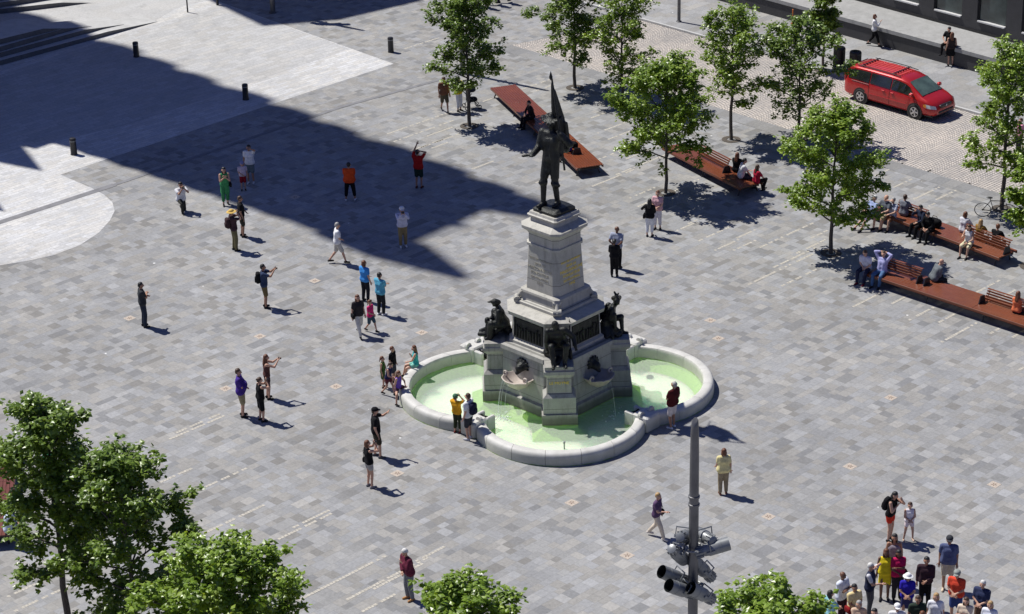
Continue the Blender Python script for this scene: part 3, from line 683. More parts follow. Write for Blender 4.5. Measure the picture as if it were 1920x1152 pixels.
mw_, ntw, bw_ = newmat('falling_water'); bw_.inputs['Base Color'].default_value = (.85, .92, .88, 1); bw_.inputs['Roughness'].default_value = .15; bw_.inputs['Alpha'].default_value = .5
for az in (45, 135, -45, -135):                           # water spilling from the bowls, with foam where it lands
    Mx = Matrix.Rotation(R(az), 4, 'Z') @ Matrix.Translation((1.70, 0, 0)); rn = random.Random(az + 7); mb = MB()
    for i in range(4 if az == -135 else 1):
        y = rn.uniform(-.30, .10); x0 = .22 + sqrt(max(.01, .52 ** 2 - y * y)); mb.tube([Mx @ Vector((x0 + .30 * f, y * (1 + .1 * f), 1.27 - 1.27 * f * f)) for f in (0, .3, .55, .8, 1)], [.006, .005, .004, .006, .010], 5)
    for i in range(70 if az == -135 else 20):
        r_ = abs(rn.gauss(0, .22)); a_ = rn.random() * 6.3; q_ = rn.uniform(.008, .022); mb.blob((Mx @ Vector((1.0 + r_ * cos(a_), rn.uniform(-.3, .3) + r_ * sin(a_), rn.uniform(0, .05) + (rn.random() < .2) * rn.random() * .2))), (q_ * 1.5, q_ * 1.5, q_), 1, 6, 4)
    mb.build('falling_water', mw_, mo, smooth=True)

# ---------------------------------------------------------------- people
def ik(a, t, l1, l2, pole):
    a = Vector(a); t = Vector(t); d = t - a; D = min(d.length, (l1 + l2) * .995); d = d.normalized(); t = a + d * D
    x = (l1 * l1 - l2 * l2 + D * D) / (2 * D); hgt = sqrt(max(0, l1 * l1 - x * x))
    p = Vector(pole); p = p - d * p.dot(d)
    p = p.normalized() if p.length > 1e-6 else Vector((0, 0, 1))
    return a + d * x + p * hgt, t
ARMS = {  # wrist target in the torso frame (outward, forward, height), elbow pole
    'down': ((.25, .04, .90), (.3, -1, 0)), 'fwdswing': ((.22, .24, .97), (.2, -1, -.3)), 'backswing': ((.24, -.20, .94), (.3, -1, 0)),
    'cam': ((.05, .25, 1.55), (.8, .1, -1)), 'camlow': ((.07, .30, 1.38), (.6, 0, -1)), 'fwd': ((.09, .40, 1.50), (.7, 0, -1)), 'fwdlow': ((.14, .36, 1.20), (.4, -.2, -1)),
    'up': ((.08, .22, 1.90), (1, .1, -.1)), 'hip': ((.20, .03, 1.06), (1, -.6, 0)), 'fold': ((-.10, .20, 1.24), (.8, .1, -.8)), 'belly': ((.02, .20, 1.04), (1, -.3, -.3)),
    'chest': ((.03, .17, 1.33), (.7, 0, -1)), 'lap': ((.10, .32, 1.10), (.8, -.3, 0)), 'head': ((.12, -.02, 1.70), (1, .2, .3)), 'side': ((.55, .06, 1.25), (0, -1, -.4)),
    'brow': ((.06, .14, 1.62), (1, .2, -.2)), 'reach': ((.30, .52, 1.32), (.3, 0, -1)), 'back': ((.06, -.17, 1.02), (1, -.4, 0)), 'phone': ((.10, .10, 1.58), (.9, .3, -1)), 'knee': ((.14, .46, 1.0), (1, 0, 0)), 'staff': ((.30, .16, 1.50), (1, -.2, -.8)), 'elbowout': ((.42, .30, 1.10), (.6, -.8, -.2)), 'floor': ((.30, .35, .72), (1, -.3, 0)), 'outdown': ((.20, .30, 1.06), (.2, -1, -.3))}
LEGS = {  # pelvis (forward, height), right and left ankle (outward, forward, height), knee poles
    'stand': ((0, .95), (.10, .02, .08), (.11, -.02, .08), None), 'wide': ((0, .93), (.20, .02, .08), (.18, -.02, .08), None), 'contra': ((0, .94), (.12, .10, .08), (.09, -.06, .08), None),
    'walk': ((0, .92), (.08, .30, .09), (.08, -.32, .15), None), 'walk2': ((0, .92), (.08, -.30, .15), (.08, .28, .09), None),
    'sit': ((0, .56), (.13, .52, .08), (.14, .46, .08), 'f'), 'sitcross': ((0, .56), (.05, .60, .16), (.12, .48, .08), 'f'), 'sitout': ((0, .56), (.14, .72, .10), (.16, .66, .10), 'f'),
    'kneel': ((0, .50), (.12, .34, .08), (.12, -.36, .09), 'k'), 'crouch': ((0, .34), (.20, .24, .08), (.2, .16, .08), 'f'), 'turned': ((0, .56), (.16, .30, .30), (.14, .44, .08), 'f'), 'straddle': ((0, .56), (.50, .20, .12), (.42, .28, .10), 'o')}
class Skel:
    def __init__(s, legs='stand', Rr='down', Lr='down', lean=0, side=0, look=0, nod=0, bulk=1.0, child=0, female=False, seat=None):
        (py, pz), ra, la, lp = LEGS[legs]
        if seat is not None: pz = seat + .11
        s.P = Vector((0, py, pz)); M = Matrix.Rotation(-R(lean), 3, 'X') @ Matrix.Rotation(R(side), 3, 'Y')
        s.U = M @ Vector((0, 0, 1)); s.F = M @ Vector((0, 1, 0)); s.X = M @ Vector((1, 0, 0)); s.bulk = bulk; s.female = female
        s.shw = .172 if female else .198; s.bulk = bulk = bulk * 1.10
        T = s.T
        s.hs = 1 + .28 * child
        s.neck = T(0, -.01, .51); s.hc = s.neck + (T(0, .015, .68) - s.neck) * (1 + .15 * child)
        hm = Matrix.Rotation(R(look), 3, 'Z') @ M @ Matrix.Rotation(-R(nod), 3, 'X'); s.HX, s.HF, s.HU = hm @ Vector((1, 0, 0)), hm @ Vector((0, 1, 0)), hm @ Vector((0, 0, 1))
        s.arm = {}
        for k, key in ((1, Rr), (-1, Lr)):
            (tx, ty, tz), pl = ARMS[key]; sh = T(k * s.shw, 0, .465)
            el, wr = ik(sh, T(k * tx, ty, tz - .95), .285, .25, s.X * k * pl[0] + s.F * pl[1] + s.U * pl[2])
            s.arm[k] = (sh, el, wr)
        s.leg = {}
        for k, an in ((1, ra), (-1, la)):
            hp = s.P + Vector((k * .085, 0, -.02)); tg = Vector((k * an[0], an[1], an[2]))
            if seat is not None: tg.z = an[2]
            pole = Vector((k * .15, 1, .1)) if lp is None else Vector((k * .25, .6, 1)) if lp == 'f' else Vector((k * .1, 1, .6)) if (lp == 'k' and k == 1) else Vector((0, .5, -1)) if lp == 'k' else Vector((k, .6, .5))
            kn, an2 = ik(hp, tg, .43, .42, pole); s.leg[k] = (hp, kn, an2)
            s.legs = legs
        s.top = s.hc.z + .118 * s.hs
    def T(s, x, y, z): return s.P + s.X * x + s.F * y + s.U * z
    def Hd(s, x, y, z): return s.hc + (s.HX * x + s.HF * y + s.HU * z) * s.hs
    def torso(s, g=0.0, low=True, belly=0.0):
        b = s.bulk; T = s.T; w = .95 if s.female else 1; c = []
        hip = (T(-.075 * b, 0, .02), T(.075 * b, 0, .02)); wa = (T(-.055 * b, .01 + belly * .05, .17), T(.055 * b, .01 + belly * .05, .17)); rb = (T(-.075 * w, .0, .33), T(.075 * w, .0, .33)); sh = (T(-s.shw + .045, -.01, .45), T(s.shw - .045, -.01, .45))
        rh, rw, rr, rs = .105 * b + g, (.088 if s.female else .096) * b + belly * .03 + g, .103 * (b * .5 + .5) + g, .062 + g
        if low: c += [(hip[0], rh, hip[1], rh)]
        c += [(wa[0], rw, wa[1], rw), (rb[0], rr, rb[1], rr), (sh[0], rs, sh[1], rs)]
        for i in (0, 1):
            c += [(hip[i], rh if low else rw, wa[i], rw), (wa[i], rw, rb[i], rr), (rb[i], rr, sh[i], rs)]
        if s.female: c += [(T(-.075, .06, .32), .055 + g, T(-.07, .065, .33), .05 + g), (T(.075, .06, .32), .055 + g, T(.07, .065, .33), .05 + g)]
        return c
    def armc(s, k, f0, f1, r, g=0.0):
        """arm from fraction f0 to f1 (0..1 upper arm, 1..2 forearm)"""
        sh, el, wr = s.arm[k]; out = []; rr = lambda f: (.060 - .014 * f if f < 1 else .044 - .015 * (f - 1)) * r + g
        pt = lambda f: sh.lerp(el, f) if f < 1 else el.lerp(wr, f - 1)
        if f0 < 1: out.append((pt(f0), rr(f0), pt(min(f1, 1)), rr(min(f1, 1))))
        if f1 > 1: out.append((pt(max(f0, 1)), rr(max(f0, 1)), pt(f1), rr(f1)))
        return out
    def legc(s, k, f0, f1, g=0.0, r=1.0, tp=1.0):
        hp, kn, an = s.leg[k]; rr = lambda f: ((.088 - .033 * f) if f < 1 else (.054 - .018 * (f - 1)) * tp) * r * (s.bulk * .5 + .5) + g
        pt = lambda f: hp.lerp(kn, f) if f < 1 else kn.lerp(an, f - 1); out = []
        if f0 < 1: out.append((pt(f0), rr(f0), pt(min(f1, 1)), rr(min(f1, 1))))
        if f1 > 1:
            out.append((pt(max(f0, 1)), rr(max(f0, 1)), pt(f1), rr(f1)))
            if f0 < 1.3 and f1 > 1.5 and not g: out.append((kn.lerp(an, .28) - Vector((0, .015, 0)), .052, kn.lerp(an, .4), .046))
        return out
    def feet(s, g=0.0):
        out = []
        for k in (1, -1):
            hp, kn, an = s.leg[k]; d = Vector((k * .12, 1, 0)).normalized(); z = an.z - .045
            if s.legs == 'kneel' and k == -1: d = Vector((0, -.2, -.1)); z = an.z - .03
            h0 = Vector((an.x, an.y, z)) - d * .045; t0 = Vector((an.x, an.y, z - .01)) + d * .15
            out += [(h0, .038 + g, t0, .032 + g), (Vector((an.x, an.y, an.z)), .036 + g * .5, Vector((an.x, an.y, z)) + d * .05, .036 + g)]
        return out
    def head(s):
        H = s.Hd; hs = s.hs
        return [(s.T(0, -.01, .46), .062, s.neck, .05), (s.neck, .05, H(0, -.01, -.05), .052), (H(0, -.012, .025), .090 * hs, H(0, -.02, .03), .09 * hs), (H(-.02, .02, -.01), .070 * hs, H(.02, .02, -.01), .07 * hs), (H(0, .035, -.065), .043 * hs, H(0, .02, -.04), .055 * hs),
                (H(0, .088, -.01), .012 * hs, H(0, .108, -.032), .017 * hs), (H(.088, -.01, .0), .02 * hs, H(.09, -.012, -.03), .014 * hs), (H(-.088, -.01, .0), .02 * hs, H(-.09, -.012, -.03), .014 * hs)]
    def hands(s, mb, palm_only=False):
        """palms as caps, five separate bent fingers as thin tubes"""
        out = []
        for k in (1, -1):
            sh, el, wr = s.arm[k]; d = (wr - el).normalized(); n = d.cross(s.X if abs(d.dot(s.X)) < .9 else s.F).normalized(); a = n.cross(d)
            pe = wr + d * .085
            out += [(wr + a * .012, .024, pe + a * .024, .021), (wr - a * .012, .024, pe - a * .024, .021)]
            if palm_only: continue
            for i, (off_, L) in enumerate(((-.031, .060), (-.011, .076), (.011, .080), (.030, .070))):
                b = pe + a * off_; c1 = b + d * L * .55 + n * .008 * k; c2 = c1 + d * L * .40 + n * .022 * k
                mb.tube([b - d * .02, c1, c2], [.0095, .009, .0065], 6)
            b = wr + d * .03 + a * .028; mb.tube([b, b + a * .035 + d * .025, b + a * .042 + d * .06], [.012, .011, .008], 6)
        return out
def addc(mb, caps, s=1.0, M=None):
    for p1, r1, p2, r2 in caps:
        a, b = Vector(p1) * s, Vector(p2) * s
        if M: a, b = M @ a, M @ b
        mb.caps(a, r1 * s, b, r2 * s)

def person(px, py, az, h, label, legs='stand', Ra='down', La='down', lean=0, side=0, look=0, nod=0, top=('tee', (200, 200, 200)), bot=('pants', (60, 60, 70)), hair=('short', 'brown'), hat=None,
           skin=0, shoes=(40, 40, 42), bulk=1.0, at='feet', z=0.0, seat=None, fem=False, belly=0, bag=None, cam_=False, group=None, who=''):
    child = max(0, min(1, (1.55 - h) / .5)); s = h / 1.75
    if seat is not None: seat = seat / s
    k = Skel(legs, Ra, La, lean, side, look, nod, bulk, child, fem, seat); s = h / k.top if seat is None and legs in ('stand', 'wide', 'contra') else h / 1.75
    rz = az - 90; Rm = Matrix.Rotation(R(rz), 3, 'Z')
    if at == 'head':
        base = G(px, py, z + k.top * s); hd = Rm @ Vector((k.hc.x, k.hc.y, 0)) * s; base = Vector((base.x - hd.x, base.y - hd.y, z))
    else: base = G(px, py, z)
    o = empty('person', base, R(rz), label, 'person', group); VX = .021 * max(s, .75)
    sm = M_SKIN[skin]
    mb = MB(); ex = MB(); hc = k.hands(ex)
    addc(mb, k.torso(-.006), s); addc(mb, k.head(), s); addc(mb, hc, s); addc(mb, k.feet(-.006), s)
    for q in (1, -1): addc(mb, k.armc(q, 0, 2, 1), s); addc(mb, k.legc(q, 0, 2), s)
    ex.v = [v * s for v in ex.v]
    for q in (-1, 1):
        ex.blob(k.Hd(q * .034, .088, .012) * s, (.013 * s, .008 * s, .008 * s), 1, 8, 5, 1)
    ex.blob(k.Hd(0, .090, -.052) * s, (.026 * s, .008 * s, .008 * s), 1, 8, 5, 2)
    soft(mb, 'body', sm, o, VX, ex, (M_EYE, M_LIP))
    # clothes
    kind, c = top
    if kind != 'none':
        mb = MB(); 
        if kind in ('dress', 'strapless', 'sundress'):
            tc = k.torso(.014)
            if kind == 'strapless': tc = [q for q in tc if not (q[1] == .062 + .014 or q[3] == .062 + .014)]
            addc(mb, tc, s)
            f = .95 if kind != 'dress' else .8
            if k.legs in ('sit', 'sitcross', 'turned', 'sitout'):
                for q in (1, -1): addc(mb, k.legc(q, 0, .95, .03), s)
                addc(mb, [(k.leg[1][0], .1, k.leg[1][0].lerp(k.leg[-1][1], .8), .08)], s)
            else:
                for q in (-1, -.33, .33, 1):
                    a = k.P + Vector((q * .08, 0, 0)); b = (k.leg[1][1] + k.leg[-1][1]) / 2 + Vector((q * .13, -.03, 0)); addc(mb, [(a, .112, a.lerp(b, f), .085)], s)
            nm = 'dress'
        else:
            g_ = .026 if kind != 'tank' else .014
            addc(mb, k.torso(g_ + .004, True, belly), s)
            f = {'tee': .62, 'shirt': 1.75, 'tank': 0, 'polo': .68, 'jacket': 1.85, 'vest': 0}[kind]
            if kind == 'tank': pass
            if kind == 'vest': f = 0
            if f:
                for q in (1, -1): addc(mb, k.armc(q, 0, f, 1.0, .016 if kind != 'jacket' else .024), s)
            nm = {'tee': 'tee_shirt', 'shirt': 'shirt', 'tank': 'tank_top', 'polo': 'polo_shirt', 'jacket': 'jacket', 'vest': 'vest'}[kind]
        soft(mb, nm, fabric(c), o, VX * 1.05)
        if kind == 'vest':
            mb = MB()
            for q in (1, -1): addc(mb, k.armc(q, 0, .62, 1.0, .016), s)
            addc(mb, [(k.T(-.12, -.01, .46), .068, k.T(.12, -.01, .46), .068)], s); soft(mb, 'shirt', fabric((225, 225, 230)), o, VX)
    if bot:
        kind, c = bot; mb = MB(); b = k.bulk
        addc(mb, [(k.T(-.075 * b, 0, .0), .119 * (b * .6 + .4), k.T(.075 * b, 0, .0), .119 * (b * .6 + .4))], s)
        if kind == 'skirt':
            if k.legs in ('sit', 'sitcross', 'turned', 'sitout', 'straddle'):
                for q in (1, -1): addc(mb, k.legc(q, 0, .9, .03), s)
            else:
                for q in (-1, -.33, .33, 1):
                    a = k.P + Vector((q * .08, 0, 0)); b_ = (k.leg[1][1] + k.leg[-1][1]) / 2 + Vector((q * .11, -.03, 0)); addc(mb, [(a, .112, a.lerp(b_, .8), .09)], s)
        else:
            f = {'shorts': .88, 'mini': .45, 'pants': 1.92, 'capri': 1.62}[kind]
            for q in (1, -1): addc(mb, k.legc(q, 0, f, .020 if kind != 'shorts' else .028, 1, 1.1), s)
        soft(mb, {'shorts': 'shorts', 'mini': 'shorts', 'pants': 'trousers', 'capri': 'trousers', 'skirt': 'skirt'}[kind], fabric(c), o, VX * 1.05)
    ft = k.feet(.006)
    for q in (0, 2): mb = MB(); addc(mb, ft[q:q + 2], s); soft(mb, 'shoe', fabric(shoes), o, VX)
    hk, hcx = hair
    if hk != 'bald':
        mb = MB(); H = k.Hd; hs = k.hs
        addc(mb, [(H(0, -.028, .035), .094 * hs, H(0, -.022, .042), .093 * hs), (H(0, -.05, -.01), .075 * hs, H(0, -.03, .0), .08 * hs)], s)
        if hk == 'long': addc(mb, [(H(-.035, -.06, -.02), .06, H(-.03, -.10, -.26), .05), (H(.035, -.06, -.02), .06, H(.03, -.10, -.26), .05), (H(.075, -.01, -.02), .028, H(.08, .0, -.17), .024), (H(-.075, -.01, -.02), .028, H(-.08, .0, -.17), .024)], s)
        if hk == 'bob': addc(mb, [(H(-.06, -.04, -.03), .045, H(-.065, -.04, -.1), .04), (H(.06, -.04, -.03), .045, H(.065, -.04, -.1), .04), (H(-.03, -.07, -.04), .055, H(.03, -.07, -.08), .055)], s)
        if hk == 'bun': addc(mb, [(H(0, -.11, .05), .045, H(0, -.12, .05), .04)], s)
        if hk == 'tail': addc(mb, [(H(0, -.10, .03), .03, H(0, -.14, -.16), .022)], s)
        soft(mb, 'hair', HAIR[hcx], o, .018 * max(s, .8))
    if hat:
        hk, c = hat; Hm = Matrix.Identity(4); x, y, z_ = k.HX, k.HF, k.HU
        for i in range(3): Hm[i][0], Hm[i][1], Hm[i][2], Hm[i][3] = x[i] * s * k.hs, y[i] * s * k.hs, z_[i] * s * k.hs, k.hc[i] * s
        mb = MB(); cr = [(.104, .035), (.106, .06), (.098, .09), (.075, .118), (.04, .135), (.005, .14)]
        mb.lathe(cr, 16, 0, Hm @ Matrix.Translation((0, -.01, 0)) @ Matrix.Scale(1.08, 4, (0, 1, 0)))
        if hk == 'cap': mb.loops([[(-.075, .08, .035), (0, .105, .04), (.075, .08, .035), (.06, .15, .03), (0, .175, .028), (-.06, .15, .03)], [(-.075, .08, .045), (0, .105, .055), (.075, .08, .045), (.06, .15, .038), (0, .175, .036), (-.06, .15, .038)]], M=Hm)
        else:
            br = .20 if hk == 'straw' else .165; mb.lathe([(.10, .05), (br * .8, .038), (br, .025), (br, .032), (br * .8, .048), (.10, .064)], 20, 0, Hm, cap0=False, cap1=False)
        mb.build('hat' if hk != 'cap' else 'cap', fabric(c), o, smooth=50)
    # carried things stay things of their own
    if bag:
        bk, c = bag; col = fabric(c)
        bo = empty('backpack' if bk == 'back' else 'handbag', base, R(rz), None, 'backpack' if bk == 'back' else 'bag')
        if bk == 'back':
            bo['label'] = {(20, 20, 24): 'black', (32, 36, 60): 'navy', (130, 25, 30): 'dark red'}.get(c, 'dark') + ' backpack on the back of ' + (who or label)
            mb = MB(); Mt = Matrix.Identity(4)
            for i in range(3): Mt[i][0], Mt[i][1], Mt[i][2], Mt[i][3] = k.X[i] * s, k.F[i] * s, k.U[i] * s, k.P[i] * s
            mb.blob((0, -.20, .27), (.155, .09, .22), .55, 16, 10, 0, Mt); mb.blob((0, -.285, .2), (.11, .04, .11), .6, 12, 8, 0, Mt); mb.build('pack', col, bo, smooth=True)
            for q in (-1, 1): 
                m2 = MB(); m2.tube([Mt @ Vector(p) for p in ((q * .10, -.12, .42), (q * .11, -.03, .545), (q * .12, .10, .46), (q * .12, .135, .30), (q * .13, .03, .16), (q * .11, -.12, .14))], .016 * s, 6); m2.build('strap', col, bo)
        else:
            q = 1 if bk.endswith('R') else -1; an = k.P + k.X * q * .24 + k.F * .03; mb = MB()
            an = Vector(an) + Vector((0, 0, -.02)); mb.blob(an * s, (.055 * s, .15 * s, .11 * s), .6, 14, 8); mb.build('pouch', col, bo, smooth=True)
            m2 = MB(); m2.tube([(an + Vector((0, .1, .08))) * s, (k.T(q * .10, .10, .40)) * s, k.T(-q * .02 + q * .10, .0, .53) * s, k.T(q * .12, -.12, .40) * s, (an + Vector((0, -.1, .08))) * s], .010 * s, 6); m2.build('strap', col, bo)
            bo['label'] = {(20, 20, 24): 'black', (90, 60, 40): 'brown', (130, 25, 30): 'dark red', (200, 200, 205): 'pale'}.get(c, 'dark') + ' shoulder bag hanging at the side of ' + (who or label)
    if cam_:
        a, b = k.arm[1][2], k.arm[-1][2]; c0 = (a + b) / 2 + ((a - k.arm[1][1]).normalized() + (b - k.arm[-1][1]).normalized()) * .04
        if cam_ == 'R': c0 = a + (a - k.arm[1][1]).normalized() * .10
        co = empty('camera', base, R(rz), 'small black camera held by ' + (who or label), 'camera'); mb = MB()
        p = c0 * s; mb.bbox(p.x - .062, p.x + .062, p.y - .02, p.y + .03, p.z - .04, p.z + .04, .01); mb.build('camera_body', M_BLACK, co)
        mb = MB(); mb.tube([(p.x, p.y + .02, p.z), (p.x, p.y + .09, p.z)], .034, 12); mb.build('lens', M_BLACK, co)
    return o

# ---- bronze figures of the monument
def bronze(name, k, M, s, extra=(), voxel=.03):
    mb = MB(); addc(mb, k.torso(.02), s, M); addc(mb, k.head(), s, M); addc(mb, k.hands(mb, True), s, M); addc(mb, k.feet(.012), s, M)
    for q in (1, -1): addc(mb, k.armc(q, 0, 2, 1.25, .01), s, M); addc(mb, k.legc(q, 0, 2, .018), s, M)
    for e in extra: addc(mb, [(Vector(e[0]), e[1], Vector(e[2]), e[3])], s, M)
    return soft(mb, name, M_BRONZE, mo, voxel)
MB().loops([[(x, y, z) for x, y in octo(r, c)] for z, r, c in ((6.765, .70, .04), (6.86, .70, .04), (6.90, .62, .06), (6.95, .50, .12), (6.965, .2, .1))]).build('bronze_base', M_BRONZE, mo, smooth=30)
k = Skel('contra', 'outdown', 'staff', -4, 0, 20, 6, .80); s = 1.78; M = Matrix.Translation((-.08, .02, 6.93)) @ Matrix.Rotation(R(-122 - 90 - 4), 4, 'Z')
H = k.Hd; T = k.T; ex = []
for i in range(18):
    a = 2 * pi * i / 18; ex.append((H(cos(a) * .10, sin(a) * .10 - .01, .07), .035, H(cos(a) * .19, sin(a) * .19 - .01, .08 + .04 * cos(2 * a)), .02))
ex += [(H(0, 0, .1), .08, H(0, -.02, .15), .06), (H(.1, -.1, .12), .03, H(.0, -.22, .08), .05)]
for q in (-1, -.5, 0, .5, 1): ex += [(T(q * .08, .01, .02), .08, T(q * .13, -.01, -.22), .035), (T(q * .08, -.08, .42), .05, T(q * .12, -.14, .0), .035)]
for q in (1, -1):
    hp, kn, an = k.leg[q]; ex += [(hp, .10, hp.lerp(kn, .8), .085), (kn + Vector((0, 0, -.03)), .085, kn.lerp(an, .3), .055), (kn + Vector((q * .03, .05, -.03)), .05, kn + Vector((q * .08, .0, -.06)), .04), (k.arm[q][0], .08, k.arm[q][1], .075), (k.arm[q][1], .075, k.arm[q][2], .06)]
ex += [(k.arm[1][2], .03, k.arm[1][2] + Vector((.16, .10, -.04)), .03), (T(-.17, -.1, .05), .02, T(-.38, -.5, -.45), .014)]
bronze('standing_figure', k, M, s, ex, .035)
hand = M @ (k.arm[-1][2] * s)
mb = MB(); tip = Vector((-.04, .05, 11.58)); foot = Vector((hand.x + .12, hand.y - .0, hand.z - 1.25)); mb.tube([foot, hand, tip.lerp(hand, .12), tip], [.035, .035, .03, .012], 8)
mb.lathe([(.0, .0), (.05, .06), (.06, .12), (.0, .34)], 8, 0, Matrix.Translation(tip - Vector((0, 0, .3)))); mb.build('flag_pole', M_BRONZE, mo, smooth=40)
mb = MB(); hx = min(hand.x, .30) - .05
for j, (a, ra, b, rb_) in enumerate([((.0, .06, 11.15), .05, (hx - .1, .1, 10.35), .13), ((hx - .1, .1, 10.35), .13, (hx + .02, .16, 9.5), .17), ((hx + .02, .16, 9.5), .17, (hx + .10, .2, 8.85), .15), ((.05, .12, 10.9), .07, (hx + .10, .25, 9.9), .13), ((hx + .10, .25, 9.9), .13, (hx + .26, .28, 8.8), .13), ((hx - .05, .16, 10.2), .10, (hx - .08, .12, 9.3), .10), ((.0, .05, 11.3), .035, (.03, .08, 10.9), .06)]): mb.caps(a, ra, b, rb_)
for j in range(8): mb.caps((hx - .14 + .06 * j, .1 + .02 * (j % 2) * 4, 10.1 - .05 * j), .05, (hx - .10 + .07 * j, .12 + .06 * (j % 2), 8.85 + .05 * (j % 3)), .035)
soft(mb, 'flag', M_BRONZE, mo, .03)
# front: a seated man bending forward, sickle in his right hand, musket beside him
k = Skel('sit', 'floor', 'elbowout', 28, 6, -10, 10, 1.15, seat=.30); s = 1.40; M = Matrix.Translation((0, -1.72, 2.13)) @ Matrix.Rotation(R(180), 4, 'Z')
T = k.T; ex = [((-.2, -.1, 0), .12, (.2, -.1, .1), .16), ((-.15, .0, .12), .14, (.15, 0, .15), .14), ((.0, .1, .03), .1, (.05, .35, .03), .08), (T(0, -.05, .45), .1, T(0, -.08, .2), .11), (k.arm[1][2], .02, k.arm[1][2] + Vector((.02, .25, .06)), .02), (k.arm[1][2] + Vector((.02, .25, .06)), .02, k.arm[1][2] + Vector((.16, .32, .12)), .018), ((-.30, .10, .0), .028, (-.28, -.12, .95), .02), ((-.3, .1, 0), .045, (-.3, .09, .22), .035)]
for q in (1, -1): ex += [(k.leg[q][0], .11, k.leg[q][1], .085), (k.leg[q][1], .08, k.leg[q][2], .06), (k.arm[q][0], .075, k.arm[q][1], .065)]
bronze('seated_figure', k, M, s, ex)
# left: a woman bending over a child
k = Skel('turned', 'fwdlow', 'chest', 24, 0, 10, 16, 1.0, female=True, seat=.34); s = 1.18; M = Matrix.Translation((-1.72, 0.05, 2.13)) @ Matrix.Rotation(R(90), 4, 'Z')
T = k.T; ex = []
for i in range(9):
    a = R(-100 + i * 25); ex.append((T(.08 * cos(a), 0, 0), .14, (.34 * cos(a), .12 + .34 * sin(a) * .8, .08), .07))
ex += [(k.Hd(0, -.03, .03), .11, k.Hd(0, -.10, -.05), .08), (k.Hd(0, .03, .11), .05, k.Hd(.02, .12, .17), .025), ((.0, .52, .5), .085, (.0, .52, .56), .08), ((0, .5, .36), .09, (0, .46, .12), .12), ((.02, .5, .3), .05, (.12, .72, .16), .06), ((0, .45, .1), .1, (.05, .75, .08), .07), ((-.06, .5, .38), .05, (-.1, .36, .5), .04)]
for q in (1, -1): ex += [(k.leg[q][0], .13, k.leg[q][1], .11), (k.leg[q][1], .11, k.leg[q][2], .1), (k.arm[q][0], .08, k.arm[q][1], .075)]
bronze('seated_figure', k, M, s, ex)
# right: a kneeling warrior, one arm raised behind, robe over his knees
k = Skel('turned', 'belly', 'head', 26, -4, 14, 8, 1.05, seat=.30); s = 1.20; M = Matrix.Translation((1.70, .0, 2.13)) @ Matrix.Rotation(R(-90 - 14), 4, 'Z')
T = k.T; ex = [((-.2, -.05, .05), .13, (.2, -.05, .12), .15), ((.0, .1, .08), .14, (.05, .4, .08), .10), (k.arm[-1][2], .05, k.arm[-1][2] + Vector((-.03, -.10, .16)), .035), (k.arm[-1][2], .05, T(-.26, -.12, .62), .07), (T(-.26, -.12, .62), .05, T(-.2, -.05, .86), .03), (k.Hd(0, -.02, .08), .05, k.Hd(0, -.12, .14), .03), (k.Hd(0, -.02, .1), .03, k.Hd(.02, -.02, .19), .02), (T(-.2, -.15, .4), .08, T(-.2, -.22, -.1), .10)]
for i in range(7): a = R(-90 + i * 30); ex.append((T(0, 0, 0), .14, (.36 * cos(a), .08 + .34 * sin(a), .07), .06))
for q in (1, -1): ex += [(k.leg[q][0], .12, k.leg[q][1], .09), (k.arm[q][0], .07, k.arm[q][1], .06)]
bronze('seated_figure', k, M, s, ex)
# back: crouching man with his dog
k = Skel('sit', 'fwdlow', 'lap', 24, 0, 0, 5, 1.1, seat=.30); s = 1.25; M = Matrix.Translation((0, 1.72, 2.13))
bronze('seated_figure', k, M, s, [((-.2, -.1, 0), .12, (.2, -.1, .1), .16), ((.3, .1, .3), .09, (.3, .45, .32), .08), ((.3, .45, .4), .07, (.3, .6, .42), .04), ((.3, .1, .3), .05, (.3, .1, .03), .03), ((.3, .42, .3), .05, (.3, .42, .03), .03)])

